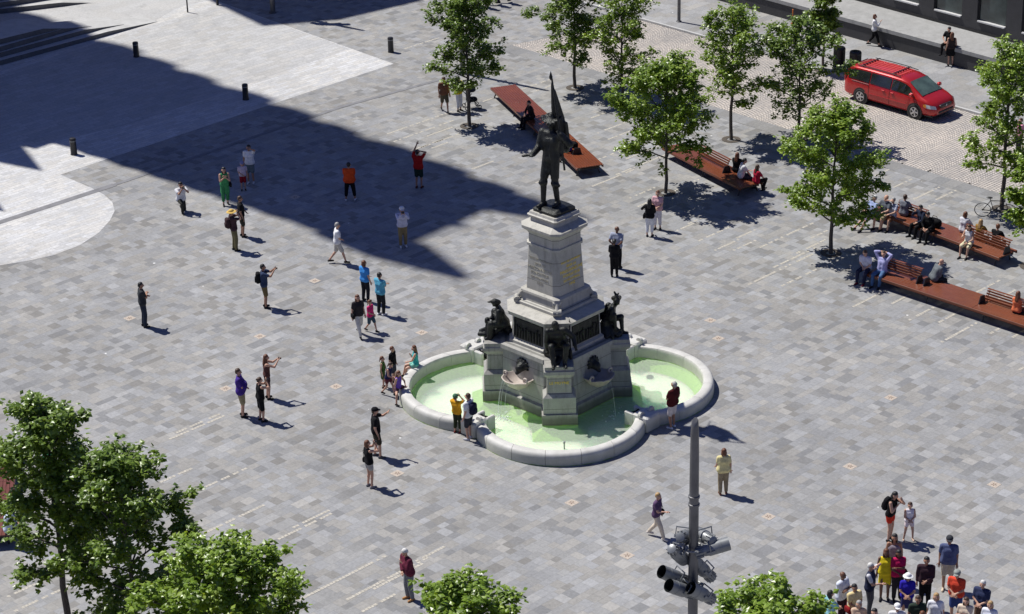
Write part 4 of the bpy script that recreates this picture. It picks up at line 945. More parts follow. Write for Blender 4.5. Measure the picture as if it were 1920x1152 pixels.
# ---------------------------------------------------------------- trees
def tree(px, py, label, H=6.3, W=2.1, seed=1, mat=M_LEAF, dens=1.0, trunk_f=.30, leaf=.165, pos=None, lean=(0, 0), gap=.0, grate=True, group='young trees planted along the benches of the square'):
    rn = random.Random(seed); base = pos if pos is not None else G(px, py)
    o = empty('tree', base, rn.random() * 0, label, 'tree', group)
    tb = MB(); tips = []
    def curve(a, b, sag, n=5):
        return [a.lerp(b, i / n) + Vector((0, 0, sag * sin(pi * i / n))) + Vector((rn.uniform(-1, 1), rn.uniform(-1, 1), 0)) * .03 * (0 < i < n) * (b - a).length for i in range(n + 1)]
    top = Vector((lean[0], lean[1], H * .93)); tr = [Vector((lean[0] * f * f + rn.uniform(-.04, .04) * (f > 0), lean[1] * f * f + rn.uniform(-.04, .04) * (f > 0), H * .93 * f)) for f in [i / 9 for i in range(10)]]
    r0 = .085 * H / 6.3
    tb.tube([Vector((0, 0, -.05))] + tr, [r0 * 1.35] + [r0 * (1 - .86 * i / 9) for i in range(10)], 9)
    def tp(f): i = min(8, int(f * 9)); return tr[i].lerp(tr[i + 1], f * 9 - i)
    nl = 22; phi = rn.random() * 6
    for i in range(nl):
        f = trunk_f + (1 - trunk_f - .04) * (i / (nl - 1)) ** .95; phi += 2.4 + rn.uniform(-.35, .35)
        q = (f - trunk_f) / (1 - trunk_f)
        prof = (.62 + .9 * q) if q < .42 else (1.0 - .80 * ((q - .42) / .58) ** 1.5)
        L = W * prof * rn.uniform(.72, 1.12); up = R(12 + 42 * q + rn.uniform(-6, 8))
        if rn.random() < gap: L *= .55
        d = Vector((cos(phi) * cos(up), sin(phi) * cos(up), sin(up))); a = tp(f * .96 - .02); b = a + d * L
        pts = curve(a, b, .06 * L); tb.tube(pts, [r0 * .36 * (1 - .5 * q) * (1 - .75 * j / 5) + .006 for j in range(6)], 5)
        nb = max(6, int(7 + L * 5.2))
        for j in range(nb):
            g_ = .22 + .78 * (j + rn.random() * .6) / nb; g_ = min(g_, 1); i0 = min(4, int(g_ * 5)); pa = pts[i0].lerp(pts[i0 + 1], g_ * 5 - i0)
            sd = Vector((rn.gauss(0, 1), rn.gauss(0, 1), rn.gauss(.35, .55))).normalized(); dd = (d * .55 + sd * .8).normalized(); l2 = (.34 + .34 * rn.random()) * (1.25 - .5 * g_) * W / 2.0
            pb = pa + dd * l2; tb.tube([pa, pa.lerp(pb, .5) + Vector((0, 0, .02)), pb], [.010, .007, .004], 4)
            for t_ in (.45, .75, 1.0):
                tips.append((pa.lerp(pb, t_), dd, rn.uniform(.75, 1.15)))
            if rn.random() < .8: tips.append((pb + Vector((rn.gauss(0, .12), rn.gauss(0, .12), rn.gauss(0, .08))), dd, 1))
    tb.build('trunk', M_BARK, o, smooth=True)
    vs = []; fs = []; tone = []
    for p, dd, sc_ in tips:
        if rn.random() > dens: continue
        base_t = rn.random() * .5 + .15; n = 10
        ph = rn.random() * 6
        for j in range(n):
            ph += 2.4; el = rn.uniform(-.75, .45); ax = Vector((cos(ph) * cos(el), sin(ph) * cos(el), sin(el)))
            st = p + Vector((rn.gauss(0, .075), rn.gauss(0, .075), rn.gauss(0, .06))); l = leaf * sc_ * rn.uniform(.75, 1.2); wd = l * rn.uniform(.30, .42)
            sdv = ax.cross(Vector((rn.gauss(0, .35), rn.gauss(0, .35), 1))).normalized(); nrm = sdv.cross(ax)
            k = len(vs); m1 = st + ax * l * .45 + nrm * l * -.02
            vs += [st, m1 + sdv * wd - nrm * wd * .35, st + ax * l - nrm * l * .16, m1 - sdv * wd - nrm * wd * .35, m1]
            fs += [(k, k + 1, k + 4), (k + 1, k + 2, k + 4), (k, k + 4, k + 3), (k + 4, k + 2, k + 3)]
            t_ = max(0, min(1, base_t + rn.gauss(.1, .2))); tone += [t_] * 5
    me = bpy.data.meshes.new('crown'); me.from_pydata([tuple(v) for v in vs], [], fs); me.materials.append(mat)
    at = me.attributes.new('tone', 'FLOAT', 'POINT'); at.data.foreach_set('value', tone); me.update()
    c = link(bpy.data.objects.new('crown', me)); c.parent = o
    if grate:
        mb = MB(); mb.lathe([(.2, .005), (.42, .005), (.42, .018), (.2, .018)], 24, 0, cap0=False, cap1=False); mb.build('tree_grate', M_BARK, o)
    return o
tree(880, 237, 'tall young tree left of the slanting bench, top cut off by the picture edge', 6.6, 2.15, 11, M_LEAFD, gap=.15, dens=.75)
tree(1078, 165, 'dark young tree behind the statue flag, near the cobbles', 6.2, 2.25, 12, M_LEAFD, gap=.1, dens=.8)
tree(1167, 190, 'sparse light green young tree behind the full one near the centre', 5.6, 2.15, 13, M_LEAF, dens=.5, trunk_f=.16, gap=.2)
tree(1248, 362, 'full rounded young tree right of the statue, shading the second bench', 5.7, 2.6, 24, M_LEAF, trunk_f=.29)
tree(1371, 262, 'open young tree with a bare forked trunk beside the cobbled street', 6.3, 2.3, 15, M_LEAF, dens=.6, trunk_f=.33, gap=.1)
tree(1497, 262, 'loose branched tree at the street edge left of the red van', 5.6, 2.25, 16, M_LEAFD, dens=.55, trunk_f=.22, gap=.15)
tree(1543, 132, 'slim tree on the far sidewalk, top cut off by the picture edge', 5.2, 1.05, 17, M_LEAFD, dens=.8, trunk_f=.3, gap=.1)
tree(1558, 475, 'bright green tree between the benches, largest on the right side', 6.4, 2.55, 18, M_LEAF, trunk_f=.21)
tree(1878, 392, 'tall light tree at the right edge with a bicycle leaning on it', 7.4, 2.3, 19, M_LEAF, dens=.7, trunk_f=.25, gap=.12)
tree(1932, 500, 'bright tree crown cut off by the right picture edge above the upper bench', 4.6, 1.5, 20, M_LEAF, trunk_f=.35)
tree(131, 1192, 'tall foreground tree at the lower left with its trunk in the picture', 8.0, 2.15, 31, M_LEAFD, trunk_f=.36, leaf=.175, gap=.12)
tree(262, 1240, 'broad dark foreground tree right of the leftmost one', 7.0, 2.45, 32, M_LEAFD, trunk_f=.16, leaf=.175)
tree(0, 0, 'wide low foreground crown cut by the bottom edge', 6.0, 2.75, 33, M_LEAF, leaf=.175, pos=Vector((*G(415, 1040, 5.7)[:2], 0)), dens=.95, trunk_f=.3)
tree(0, 0, 'foreground crown at the bottom centre below the man in maroon', 5.8, 2.1, 34, M_LEAF, leaf=.175, pos=Vector((*G(866, 1108, 5.5)[:2], 0)), dens=.85, gap=.2)
tree(0, 0, 'foreground crown at the bottom right, between the mast and the crowd', 5.8, 2.3, 36, M_LEAF, leaf=.175, pos=Vector((*G(1440, 1124, 5.5)[:2], 0)), dens=.85, gap=.15)

# ---------------------------------------------------------------- benches
def bench(a, b, width, label, backs=(), wmat=M_WOOD, arms=()):
    d = (b - a); L = d.length; az = atan2(d.y, d.x); o = empty('bench', (a.x, a.y, 0), az, label, 'bench', 'long wooden platform benches of the square')
    n = int(width / .105); mb = MB(); pw = width / n
    for i in range(n):
        y = -width / 2 + i * pw; x = 0
        while x < L - .01:
            x1 = min(L, x + 2.4); mb.bbox(x + .004, x1 - .004, y + .004, y + pw - .004, .405, .45, .006); x = x1
    mb.build('seat', wmat, o)
    mb = MB()
    for q in (-1, 1): mb.bbox(-.02, L + .02, q * width / 2 - .02 if q > 0 else -width / 2 - .035, q * width / 2 + .035 if q > 0 else -width / 2 + .02, .33, .455, .015)
    mb.build('edge_rail', wmat, o)
    mb = MB(); mb.box(.05, L - .05, -width / 2 + .12, -width / 2 + .18, .30, .40); mb.box(.05, L - .05, width / 2 - .18, width / 2 - .12, .30, .40)
    k = max(2, int(L / 2.4) + 1)
    mb.build('frame', M_BLACK, o)
    for i in range(k):
        x = .25 + (L - .5) * i / (k - 1); mb = MB(); mb.bbox(x - .04, x + .04, -width / 2 + .1, width / 2 - .1, .22, .30, .01)
        for q in (-1, 1): mb.tube([(x, q * (width / 2 - .16), .28), (x, q * (width / 2 - .05), .0)], .03, 6)
        mb.build('leg', M_BLACK, o)
    for (f0, f1, yo, sg) in backs:
        mb = MB(); x0, x1 = f0 * L, f1 * L
        for i in range(4):
            z = .53 + i * .085; yy = yo + sg * .045 * i; mb.bbox(x0, x1, yy - .014, yy + .014, z, z + .07, .006)
        mb.bbox(x0 - .02, x1 + .02, yo + sg * .15, yo + sg * .15 + .09, .875, .90, .008)
        bk = mb.build('backrest', wmat, o); mb = MB(); kk = max(2, int((x1 - x0) / 1.1) + 1)
        for i in range(kk):
            x = x0 + .08 + (x1 - x0 - .16) * i / (kk - 1); mb.tube([(x, yo + sg * .02, .44), (x, yo + sg * .185, .87)], .018, 6)
        mb.build('backrest_post', M_BLACK, bk)
    for f in arms:
        x = f * L; mb = MB(); mb.loops([[(x - .02, -.22, .45), (x - .02, .22, .45), (x - .02, .14, .72), (x - .02, -.10, .74)], [(x + .02, -.22, .45), (x + .02, .22, .45), (x + .02, .14, .72), (x + .02, -.10, .74)]]); mb.build('armrest', M_BLACK, o)
    return o
bench(G(943, 161.5, .45), G(1106.5, 312, .45), 1.15, 'long flat bench slanting behind the bronze standing figure', wmat=M_WOOD, arms=(.86,))
bench(G(1262, 272, .45), G(1409, 347.5, .45), 1.1, 'bench under the full rounded tree with a slatted backrest', backs=((.28, .66, .15, 1),), arms=(.69,))
bench(G(1640, 383, .45), G(1890, 476.5, .45), 1.05, 'upper bench on the right, in front of the bicycle', backs=((.16, .38, .05, 1), (.66, .985, .12, 1)), arms=(.40, .99))
p4 = G(1642, 503, .45); e4 = G(1937, 599, .45); bench(p4, p4 + (e4 - p4).normalized() * 13, 1.25, 'longest bench, running off the right picture edge below the upper one', backs=((.02, .15, .10, 1), (.37, .62, .20, 1)), arms=(.155, .18, .37))
a0 = G(30, 836, .45); b0 = G(16, 1003, .45); nn = Vector((-1, -.2, 0)) * .62; bench(a0 + nn, b0 + nn, 1.3, 'weathered reddish bench at the left picture edge behind the trees', wmat=M_WOODD)

# ---------------------------------------------------------------- street furniture
def bollard(px, py, label):
    o = empty('bollard', G(px, py), 0, label, 'bollard', 'black bollards along the pale crossing')
    MB().lathe([(.15, 0), (.155, .02), (.14, .06), (.135, .60), (.138, .61)], 18).build('post', M_BLACK, o, smooth=40)
    MB().lathe([(.139, .612), (.139, .65)], 18).build('band', M_GREYM, o, smooth=40); MB().lathe([(.14, .652), (.138, .72), (.12, .75), (.05, .765)], 18).build('cap', M_BLACK, o, smooth=40)
bollard(139, 290, 'black bollard at the left edge of the plaza, in the shadow tip'); bollard(256, 107, 'black bollard at the shadow edge near the steps')
bollard(461, 187, 'black bollard at the front edge of the pale crossing'); bollard(733, 98, 'black bollard near the far tip of the pale crossing')
def bin_(px, py, label):
    o = empty('litter_bin', G(px, py, .1), 0, label, 'litter bin', 'black litter bins by the van'); mb = MB(); mb.lathe([(.24, .03), (.26, .05), (.27, .78), (.29, .80), (.29, .88), (.26, .94), (.15, .95)], 22)
    for i in range(22):
        a = 2 * pi * i / 22; mb.box(.258, .285, -.012, .012, .08, .77, 0, Matrix.Rotation(a, 4, 'Z'))
    mb.build('body', M_BLACK, o, smooth=30); MB().lathe([(.17, .951), (.17, .955), (.02, .955)], 18).build('opening', M_GLASS, o)
bin_(1573, 124, 'black litter bin half hidden by leaves'); bin_(1603, 132, 'black litter bin right behind the red van')
o = empty('orange_marker', G(1486, 45, .1), 0, 'thin orange flexible marker post on the far sidewalk', 'marker post'); MB().lathe([(.09, 0), (.09, .03), (.03, .05), (.03, .75), (.0, .77)], 10).build('post', simple('orange_plastic', (.75, .2, .03, 1), .5, .1, 5, 0), o, smooth=40)
def pole(px, py, label, r=.07, Hh=8, z=0):
    o = empty('lamp_post', G(px, py, z), 0, label, 'lamp post'); MB().lathe([(r * 1.6, 0), (r * 1.6, .04), (r, .06), (r * .8, Hh), (0, Hh + .02)], 14).build('post', M_MAST, o, smooth=40)
    m = MB(); m.tube([(0, 0, Hh), (.5, -.3, Hh + .35), (1.1, -.6, Hh + .4)], .04, 8); m.build('arm', M_MAST, o, smooth=40); m = MB(); m.blob((1.35, -.72, Hh + .38), (.32, .2, .07)); m.build('lamp_head', M_GREYM, o, smooth=True)
pole(1273, 41, 'thick grey lamp post at the top, on the far side of the cobbles', .085, 8, .1)
o = empty('sign_post', G(352, 23.5), 0, 'thin dark post at the top edge on the pale crossing', 'post'); MB().lathe([(.045, 0), (.04, .04), (.035, 1.0), (0, 1.02)], 10).build('post', M_BLACK, o, smooth=40)
o = empty('sign_post', G(408, 10), 0, 'short dark post in the shade at the top edge', 'post'); MB().lathe([(.07, 0), (.06, .7), (0, .72)], 10).build('post', M_BLACK, o, smooth=40)

def projector(parent, c, yaw, pitch, L=.46, r=.16, back=True):
    Mx = Matrix.Translation(c) @ Matrix.Rotation(yaw, 4, 'Z') @ Matrix.Rotation(-pitch, 4, 'Y') @ Matrix.Rotation(R(90), 4, 'Y')
    mb = MB(); mb.lathe([(.05, -.34), (.10, -.32), (.11, -.14), (.125, -.12), (.13, -.06), (r * .98, -.02), (r, .0), (r, L * .55), (r * 1.03, L * .55), (r * 1.03, L * .6), (r, L * .6), (r, L)], 22, 0, Mx, cap1=False)
    mb.lathe([(r - .012, L), (r - .014, .06), (.02, .05)], 22, 1, Mx, cap0=False)
    for i in range(10):
        mb.box(.10, .135, -.006, .006, -.31, -.15, 0, Mx @ Matrix.Rotation(2 * pi * i / 10, 4, 'Z'))
    lp = mb.build('floodlight', [M_GREYM, M_GLASS], parent, smooth=35)
    mb = MB(); mb.box(-.03, .03, -r - .03, -r - .005, -.1, .1, 0, Mx); mb.box(-.03, .03, r + .005, r + .03, -.1, .1, 0, Mx); mb.tube([Mx @ Vector((0, -r - .02, 0)), Mx @ Vector((-.2, -r - .02, 0)), Mx @ Vector((-.2, r + .02, 0)), Mx @ Vector((0, r + .02, 0))], .018, 6); mb.build('bracket', M_GREYM, lp)
def mast(base, Ht, label):
    o = empty('lighting_mast', base, 0, label, 'lighting mast')
    mb = MB(); mb.lathe([(.2, 0), (.2, .05), (.13, .06), (.108, Ht - 4.6), (.104, Ht - 2.2), (.098, Ht - .9), (.088, Ht - .3)], 24, cap1=False)
    n = 24; mb.loops([[(.088 * cos(2 * pi * i / n), .088 * sin(2 * pi * i / n), Ht - .3 ) for i in range(n)], [(.075 * cos(2 * pi * i / n), .075 * sin(2 * pi * i / n), Ht - .08 + .08 * cos(2 * pi * i / n - 1.2)) for i in range(n)], [(.055 * cos(2 * pi * i / n), .055 * sin(2 * pi * i / n), Ht - .03 + .06 * cos(2 * pi * i / n - 1.2)) for i in range(n)]], cap0=False)
    mb.build('shaft', M_MAST, o, smooth=40)
    for z in (Ht - 2.05, Ht - 1.86): MB().lathe([(.10, z), (.124, z + .01), (.124, z + .055), (.10, z + .065)], 22).build('collar', M_MAST, o, smooth=30)
    for z in (Ht - 3.07, Ht - 4.02):
        mb = MB(); mb.torus((0, 0, z), .20, .025, 'z', 24, 8)
        for i in range(4): a = i * pi / 2 + .4; mb.tube([(0, 0, z), (.24 * cos(a), .24 * sin(a), z)], .022, 6)
        mb.build('ring', M_GREYM, o, smooth=40)
    return o
zt = 13.9; mp_ = G(1303, 787, zt); ma = mast(Vector((mp_.x, mp_.y, 0)), zt, 'grey lighting mast with clusters of floodlights in the foreground')
for dx, dy, dz, yw, pt_ in ((-.22, .16, -2.78, R(75), R(-28)), (-.36, -.12, -3.02, R(60), R(-45)), (.26, .26, -2.85, R(120), R(-12)), (.34, -.02, -2.98, R(12), R(12)),
                            (-.36, .10, -3.75, R(208), R(34)), (-.22, -.26, -3.86, R(212), R(34)), (.24, .22, -3.66, R(205), R(50)), (.22, -.28, -3.96, R(212), R(40))):
    projector(ma, Vector((dx, dy, zt + dz - .12)), yw, pt_, .44, .15)
mb2 = G(512, 24); m2 = mast(mb2, 9.0, 'distant lighting mast standing in the shade at the top edge')
for dx, dy, dz, yw in ((-.3, .1, -2.8, R(160)), (.3, .0, -2.95, R(10)), (-.28, -.2, -3.8, R(150)), (.3, -.2, -3.7, R(20))): projector(m2, Vector((dx, dy, 9 + dz)), yw, R(10))
m3 = mast(G(868, 138), 7.5, 'lighting mast hidden behind the left young tree')

# bicycle leaning on the right tree
def bicycle(p, az, label):
    o = empty('bicycle', p, az, label, 'bicycle'); Mx = Matrix.Rotation(R(12), 4, 'X')
    for x in (-.52, .52):
        mb = MB(); mb.torus((x, 0, .34), .325, .018, 'y', 32, 6, 0, Mx); mb.torus((x, 0, .34), .03, .014, 'y', 12, 6, 0, Mx)
        for i in range(12): a = i * pi / 6; mb.tube([(x, 0, .34), (x + cos(a) * .32, 0, .34 + sin(a) * .32)], .0025, 3, 0, Mx)
        mb.build('wheel', M_BLACK, o)
    mb = MB(); bb, st, hd, ra, fa = (-.08, 0, .30), (-.22, 0, .80), (.36, 0, .82), (-.52, 0, .34), (.52, 0, .34)
    for a, b in ((bb, st), (bb, hd), (st, hd), (bb, ra), (ra, st), ((.40, 0, .72), fa), (hd, (.33, 0, .95)), (st, (-.25, 0, .92))): mb.tube([a, b], .016, 6, 0, Mx)
    mb.build('frame', M_BLACK, o); mb = MB(); mb.tube([(.33, -.26, .98), (.36, 0, .95), (.33, .26, .98)], .013, 6, 0, Mx); mb.build('handlebar', M_BLACK, o)
    mb = MB(); mb.blob((-.27, 0, .94), (.13, .06, .03), 1, 12, 6, 0, Mx); mb.build('saddle', M_BLACK, o, smooth=True)
bk_ = G(1866, 408); bicycle(bk_, R(-10), 'black bicycle leaning against the tree at the right edge')
# pushchair
o = empty('pushchair', G(884, 203), R(-160), 'black folding pushchair pushed by the man in yellow behind the tree trunk', 'pushchair'); mb = MB()
for x in (-.32, .28):
    for y in (-.24, .24): mb.torus((x, y, .1), .08, .02, 'y', 14, 6)
mb.build('wheel', M_BLACK, o); mb = MB()
for y in (-.22, .22): mb.tube([(-.32, y, .1), (.1, y, .55), (.5, y, 1.0)], .014, 6); mb.tube([(.28, y, .1), (-.1, y, .62)], .014, 6)
mb.tube([(.5, -.22, 1.0), (.5, .22, 1.0)], .016, 6); mb.build('frame', M_BLACK, o); mb = MB(); mb.blob((-.02, 0, .42), (.26, .2, .10), .6); mb.blob((.14, 0, .66), (.09, .2, .24), .6); mb.build('seat', fabric((30, 32, 42)), o, smooth=True); mb = MB(); mb.blob((.02, 0, .90), (.24, .22, .12), .8); mb.build('hood', fabric((40, 44, 60)), o, smooth=True)

# ---------------------------------------------------------------- red minivan
def van():
    pr, pf = G(1617, 192), G(1720, 222); hd = (pf - pr).normalized(); side = Vector((hd.y, -hd.x, 0))  # side: towards the camera
    mid_ = (pr + pf) / 2 - side * .82 - hd * .03
    o = empty('minivan', mid_, atan2(hd.y, hd.x), 'red minivan parked on the cobbled street', 'minivan')
    st = [(-2.57, .38, .82, .86, .86, 1.02, .80), (-2.53, .30, .90, .98, .91, 1.30, .80), (-2.44, .27, .95, 1.04, .94, 1.56, .77), (-2.28, .25, .97, 1.07, .955, 1.70, .74), (-1.9, .24, .985, 1.07, .965, 1.755, .72), (-1.0, .24, .99, 1.06, .97, 1.775, .73), (-.1, .24, .99, 1.05, .97, 1.77, .73), (.55, .24, .985, 1.04, .965, 1.73, .71),
          (.92, .24, .985, 1.03, .96, 1.64, .70), (1.25, .24, .98, 1.01, .955, 1.42, .735), (1.6, .24, .975, .99, .945, 1.18, .79), (1.80, .25, .97, .97, .93, 1.07, .82), (2.05, .26, .955, .92, .90, 1.00, .80), (2.3, .28, .92, .83, .86, .90, .74), (2.46, .30, .84, .70, .76, .78, .62), (2.55, .34, .70, .58, .64, .62, .5)]
    def lerp(x):
        for a, b in zip(st, st[1:]):
            if a[0] <= x <= b[0]:
                f = (x - a[0]) / (b[0] - a[0]); return [p + (q - p) * f for p, q in zip(a, b)]
        return list(st[-1])
    st = [(q[0], q[1], q[2], q[3] * .95, q[4], q[5] * (.925 if q[5] > 1.2 else .95), q[6]) for q in st]
    rings = []
    for x, zb, hl, zt_, hb, zr, hr in st:
        zm = zb + (zt_ - zb) * .45; half = [(hl * .90, zb), (hl, zb + .10), (hl + .012, zm), (hb + .010, zt_ - .06), (hb - .015, zt_), (hr + .03 * (zr - zt_), zr - (zr - zt_) * .10), (hr - .07, zr - .0), (hr * .5, zr + .025)]
        rings.append([(x, y, z) for y, z in half] + [(x, -y, z) for y, z in half[::-1]])
    mb = MB(); mb.loops(rings); body = mb.build('body', M_CAR, o, smooth=32)
    def side_pt(x, t, s_, offd=.024):
        x_, zb, hl, zt_, hb, zr, hr = lerp(x); y0, z0, y1, z1 = hb - .015, zt_, hr + .03 * (zr - zt_), zr - (zr - zt_) * .10
        return (x, s_ * (y0 + (y1 - y0) * t + offd), z0 + (z1 - z0) * t)
    for s_ in (-1, 1):
        for xs in ([-2.32, -2.1, -1.6, -1.12], [-1.06, -.6, -.15, .08], [.14, .5, .85, 1.10, 1.30]):
            m = MB(); hi = [side_pt(x, .90 if x < 1.2 else .72, s_) for x in xs]; lo = [side_pt(x, .10, s_) for x in xs]
            if xs[0] == -2.32: hi[0] = side_pt(-2.24, .84, s_)
            if xs[-1] == 1.30: hi[-1] = side_pt(1.12, .86, s_); lo[-1] = side_pt(1.50, .12, s_)
            m.loops([lo, hi], False, False, False); m.build('window', M_GLASS, body)
    def cross(x, t, s_y, up=.03):
        x_, zb, hl, zt_, hb, zr, hr = lerp(x); w_ = (hr - .045); return (x, s_y * w_, zr + .022 * (1 - s_y * s_y) + up)
    xs = [.96, 1.15, 1.35, 1.55, 1.76]; m = MB(); m.loops([[cross(x, 0, q) for q in (-.96, -.5, 0, .5, .96)] for x in xs], False, False, False); m.build('windshield', M_WSHIELD, body, smooth=True)
    m = MB(); m.loops([[(x, q * .70, z) for q in (-1, -.4, .4, 1)] for x, z in ((-2.565, 1.07), (-2.545, 1.30), (-2.46, 1.54))], False, False, False); m.build('rear_window', M_GLASS, body)
    for s_ in (-1, 1):
        m = MB(); m.tube([(x, s_ * (lerp(x)[6] - .06), lerp(x)[5] + .055) for x in (-2.0, -1.2, -.3, .45)], .022, 8); m.build('roof_rail', M_BLACK, o)
    m = MB(); m.bbox(-.02, .05, -.66, .66, 1.695, 1.725, .01); m.bbox(-1.78, -1.71, -.66, .66, 1.69, 1.72, .01); m.build('roof_bar', M_BLACK, o)
    m = MB()
    for i in range(6): y = -.48 + i * .19; m.bbox(-1.95, .40, y, y + .035, 1.64, 1.678, .008)
    m.build('roof_rib', M_CAR, body)
    for x in (-1.54, 1.538):
        for s_ in (-1, 1):
            Mw = Matrix.Translation((x, s_ * .985, .335)) @ Matrix.Rotation(R(90) * -s_, 4, 'X')
            m = MB(); m.lathe([(.41, -.30), (.41, .014)], 26, 0, Mw); m.build('wheel_arch', M_BLACK, o, smooth=40)
            wh = MB(); wh.lathe([(.20, -.20), (.32, -.20), (.335, -.16), (.335, .01), (.31, .035), (.22, .035)], 28, 0, Mw); w_ = wh.build('wheel', simple('tyre', (.02, .02, .021, 1), .8, .1, 8, 0), o, smooth=40)
            m = MB(); m.lathe([(.225, .030), (.225, .040), (.20, .040), (.195, .022), (.03, .022)], 28, 0, Mw, cap1=False)
            for i in range(5): m.bbox(.04, .205, -.038, .038, .020, .046, .01, 0, Mw @ Matrix.Rotation(2 * pi * i / 5, 4, 'Z'))
            m.lathe([(.06, .03), (.055, .052), (.01, .054)], 14, 0, Mw)
            m.build('rim', simple('alloy', (.55, .55, .56, 1), .3, .1, 5, 0, metal=.8), w_, smooth=35)
    for s_ in (-1, 1):
        m = MB(); m.loops([[(2.05, s_ * .945, .80), (2.30, s_ * .885, .78), (2.49, s_ * .70, .735)], [(2.10, s_ * .955, .64), (2.36, s_ * .90, .62), (2.545, s_ * .70, .60)]], False, False, False)
        hl_ = m.build('headlight', simple('lamp_lens', (.55, .57, .6, 1), .12, .1, 5, 0), body); m = MB(); m.loops([[(1.98, s_ * .972, .79), (2.12, s_ * .945, .79)], [(2.0, s_ * .978, .66), (2.14, s_ * .955, .645)]], False, False, False); m.build('turn_signal', simple('amber_lens', (.75, .27, .03, 1), .3, .1, 5, 0), body)
        m = MB(); m.bbox(1.28, 1.44, s_ * 1.06 - .10, s_ * 1.06 + .10, 1.03, 1.18, .03); m.bbox(1.34, 1.42, min(s_ * .93, s_ * 1.0), max(s_ * .93, s_ * 1.0), 1.04, 1.09, .01); m.build('mirror', M_CAR, body)
        m = MB(); m.bbox(-2.55, -2.46, s_ * .88 - .06, s_ * .88 + .06, .86, 1.22, .02); m.build('tail_light', simple('red_lens', (.4, .01, .01, 1), .2, .1, 5, 0), body)
        for x in (.16, -.35):
            m = MB(); m.bbox(x, x + .17, s_ * 1.0 - .022, s_ * 1.0 + .022, .90, .935, .008); m.build('door_handle', M_CAR, body)
        m = MB(); m.tube([(-1.05, s_ * 1.006, .60), (1.05, s_ * 1.002, .60)], .016, 6); m.build('side_moulding', M_WHITEM if False else M_CAR, body)
        m = MB()
        for x in (-1.10, .08, 1.16): m.tube([(x, s_ * 1.0, .32), (x, s_ * 1.004, .66), (x, s_ * .982, 1.02)], .0055, 4)
        m.tube([(-2.1, s_ * .975, 1.0), (-1.1, s_ * .985, 1.0)], .009, 4)
        m.build('door_gap', M_BLACK, body)
    m = MB(); m.bbox(2.44, 2.575, -.42, .42, .58, .735, .03); m.build('grille', M_BLACK, body); m = MB(); m.bbox(2.45, 2.585, -.55, .55, .36, .47, .03); m.build('air_intake', M_BLACK, body)
    m = MB(); m.bbox(2.57, 2.585, -.045, .045, .62, .70, .01); m.build('badge', M_WHITEM, body)
    m = MB(); 
    for y in (-.3, .28): m.tube([(1.80, y, 1.045), (1.62, y + .42, 1.15)], .009, 4)
    m.build('wiper', M_BLACK, body); m = MB(); m.bbox(-2.35, 2.4, -.85, .85, .20, .30, .02); m.build('underbody', M_BLACK, o)
van()

# ---------------------------------------------------------------- the people
P = person; K = (20, 20, 24); WH = (235, 235, 238); KH = (165, 150, 120); NV = (32, 36, 60); DK = (45, 46, 52); JN = (50, 62, 90)
P(271, 613, 20, 1.78, 'man in charcoal shirt and dark jeans standing alone at the far left', 'stand', 'fold', 'fold', top=('tee', (55, 58, 62)), bot=('pants', (48, 56, 72)), hair=('short', 'black'), skin=1)
P(498, 577, 8, 1.76, 'man in navy tee with both arms stretched out holding up a camera', 'stand', 'fwd', 'fwd', 0, 0, top=('tee', (52, 66, 96)), bot=('shorts', (120, 105, 70)), hair=('short', 'black'), bag=('back', K), cam_=True, who='the man in the navy tee', skin=1)
P(341, 396, -55, 1.72, 'man in white tee kneeling on one knee and taking a picture', 'kneel', 'cam', 'cam', 8, top=('tee', WH), bot=('pants', (55, 55, 50)), hair=('short', 'black'), cam_=True, who='the kneeling man', skin=1, seat=.42)
P(424, 384, -70, 1.66, 'woman in a green dress with long dark hair standing in the shade', 'contra', 'chest', 'chest', 4, top=('dress', (70, 150, 95)), bot=('capri', (60, 135, 85)), hair=('long', 'black'), fem=True, bag=('sideL', K), who='the woman in green')
P(457, 357, -80, 1.28, 'child in white tee, red shorts and cap standing in the shade', 'stand', 'belly', 'down', top=('tee', (220, 200, 215)), bot=('shorts', (150, 30, 45)), hair=('short', 'black'), hat=('cap', (150, 150, 190)))
P(471, 344, -95, 1.72, 'man in loose white tee and pale shorts behind the child in red shorts', 'stand', 'down', 'brow', top=('tee', WH), bot=('shorts', (110, 125, 130)), hair=('short', 'black'), skin=1, shoes=(220, 220, 220))
P(441, 470, 25, 1.74, 'person in a yellow straw hat and dark shirt looking through a camera', 'stand', 'cam', 'cam', -4, top=('tee', (72, 52, 58)), bot=('pants', (120, 112, 80)), hair=('short', 'brown'), hat=('straw', (215, 180, 100)), cam_=True, who='the person in the straw hat', skin=0, bag=('back', (70, 50, 52)))
P(455, 444, 15, 1.74, 'man in black tee and dark shorts just behind the straw hat', 'stand', 'down', 'belly', top=('tee', K), bot=('shorts', (62, 62, 52)), hair=('short', 'brown'), skin=1)
P(657, 376, 92, 1.68, 'stout person in an orange tee and black shorts seen from behind in the shade', 'wide', 'belly', 'belly', top=('tee', (235, 85, 35)), bot=('capri', K), hair=('short', 'black'), bulk=1.25, shoes=(225, 225, 230), skin=1)
P(786, 353, 75, 1.74, 'man in red tee with both arms raised overhead at the shadow edge', 'stand', 'head', 'up', -4, top=('tee', (175, 30, 30)), bot=('shorts', (35, 55, 48)), hair=('short', 'black'), skin=1, shoes=(90, 40, 35))
P(756, 463, -75, 1.72, 'man in white shirt and white cap near the tip of the building shadow', 'stand', 'cam', 'cam', 4, top=('shirt', (215, 215, 235)), bot=('pants', (150, 132, 95)), hair=('short', 'grey'), hat=('cap', WH), shoes=WH, cam_=True, who='the man in the white cap')
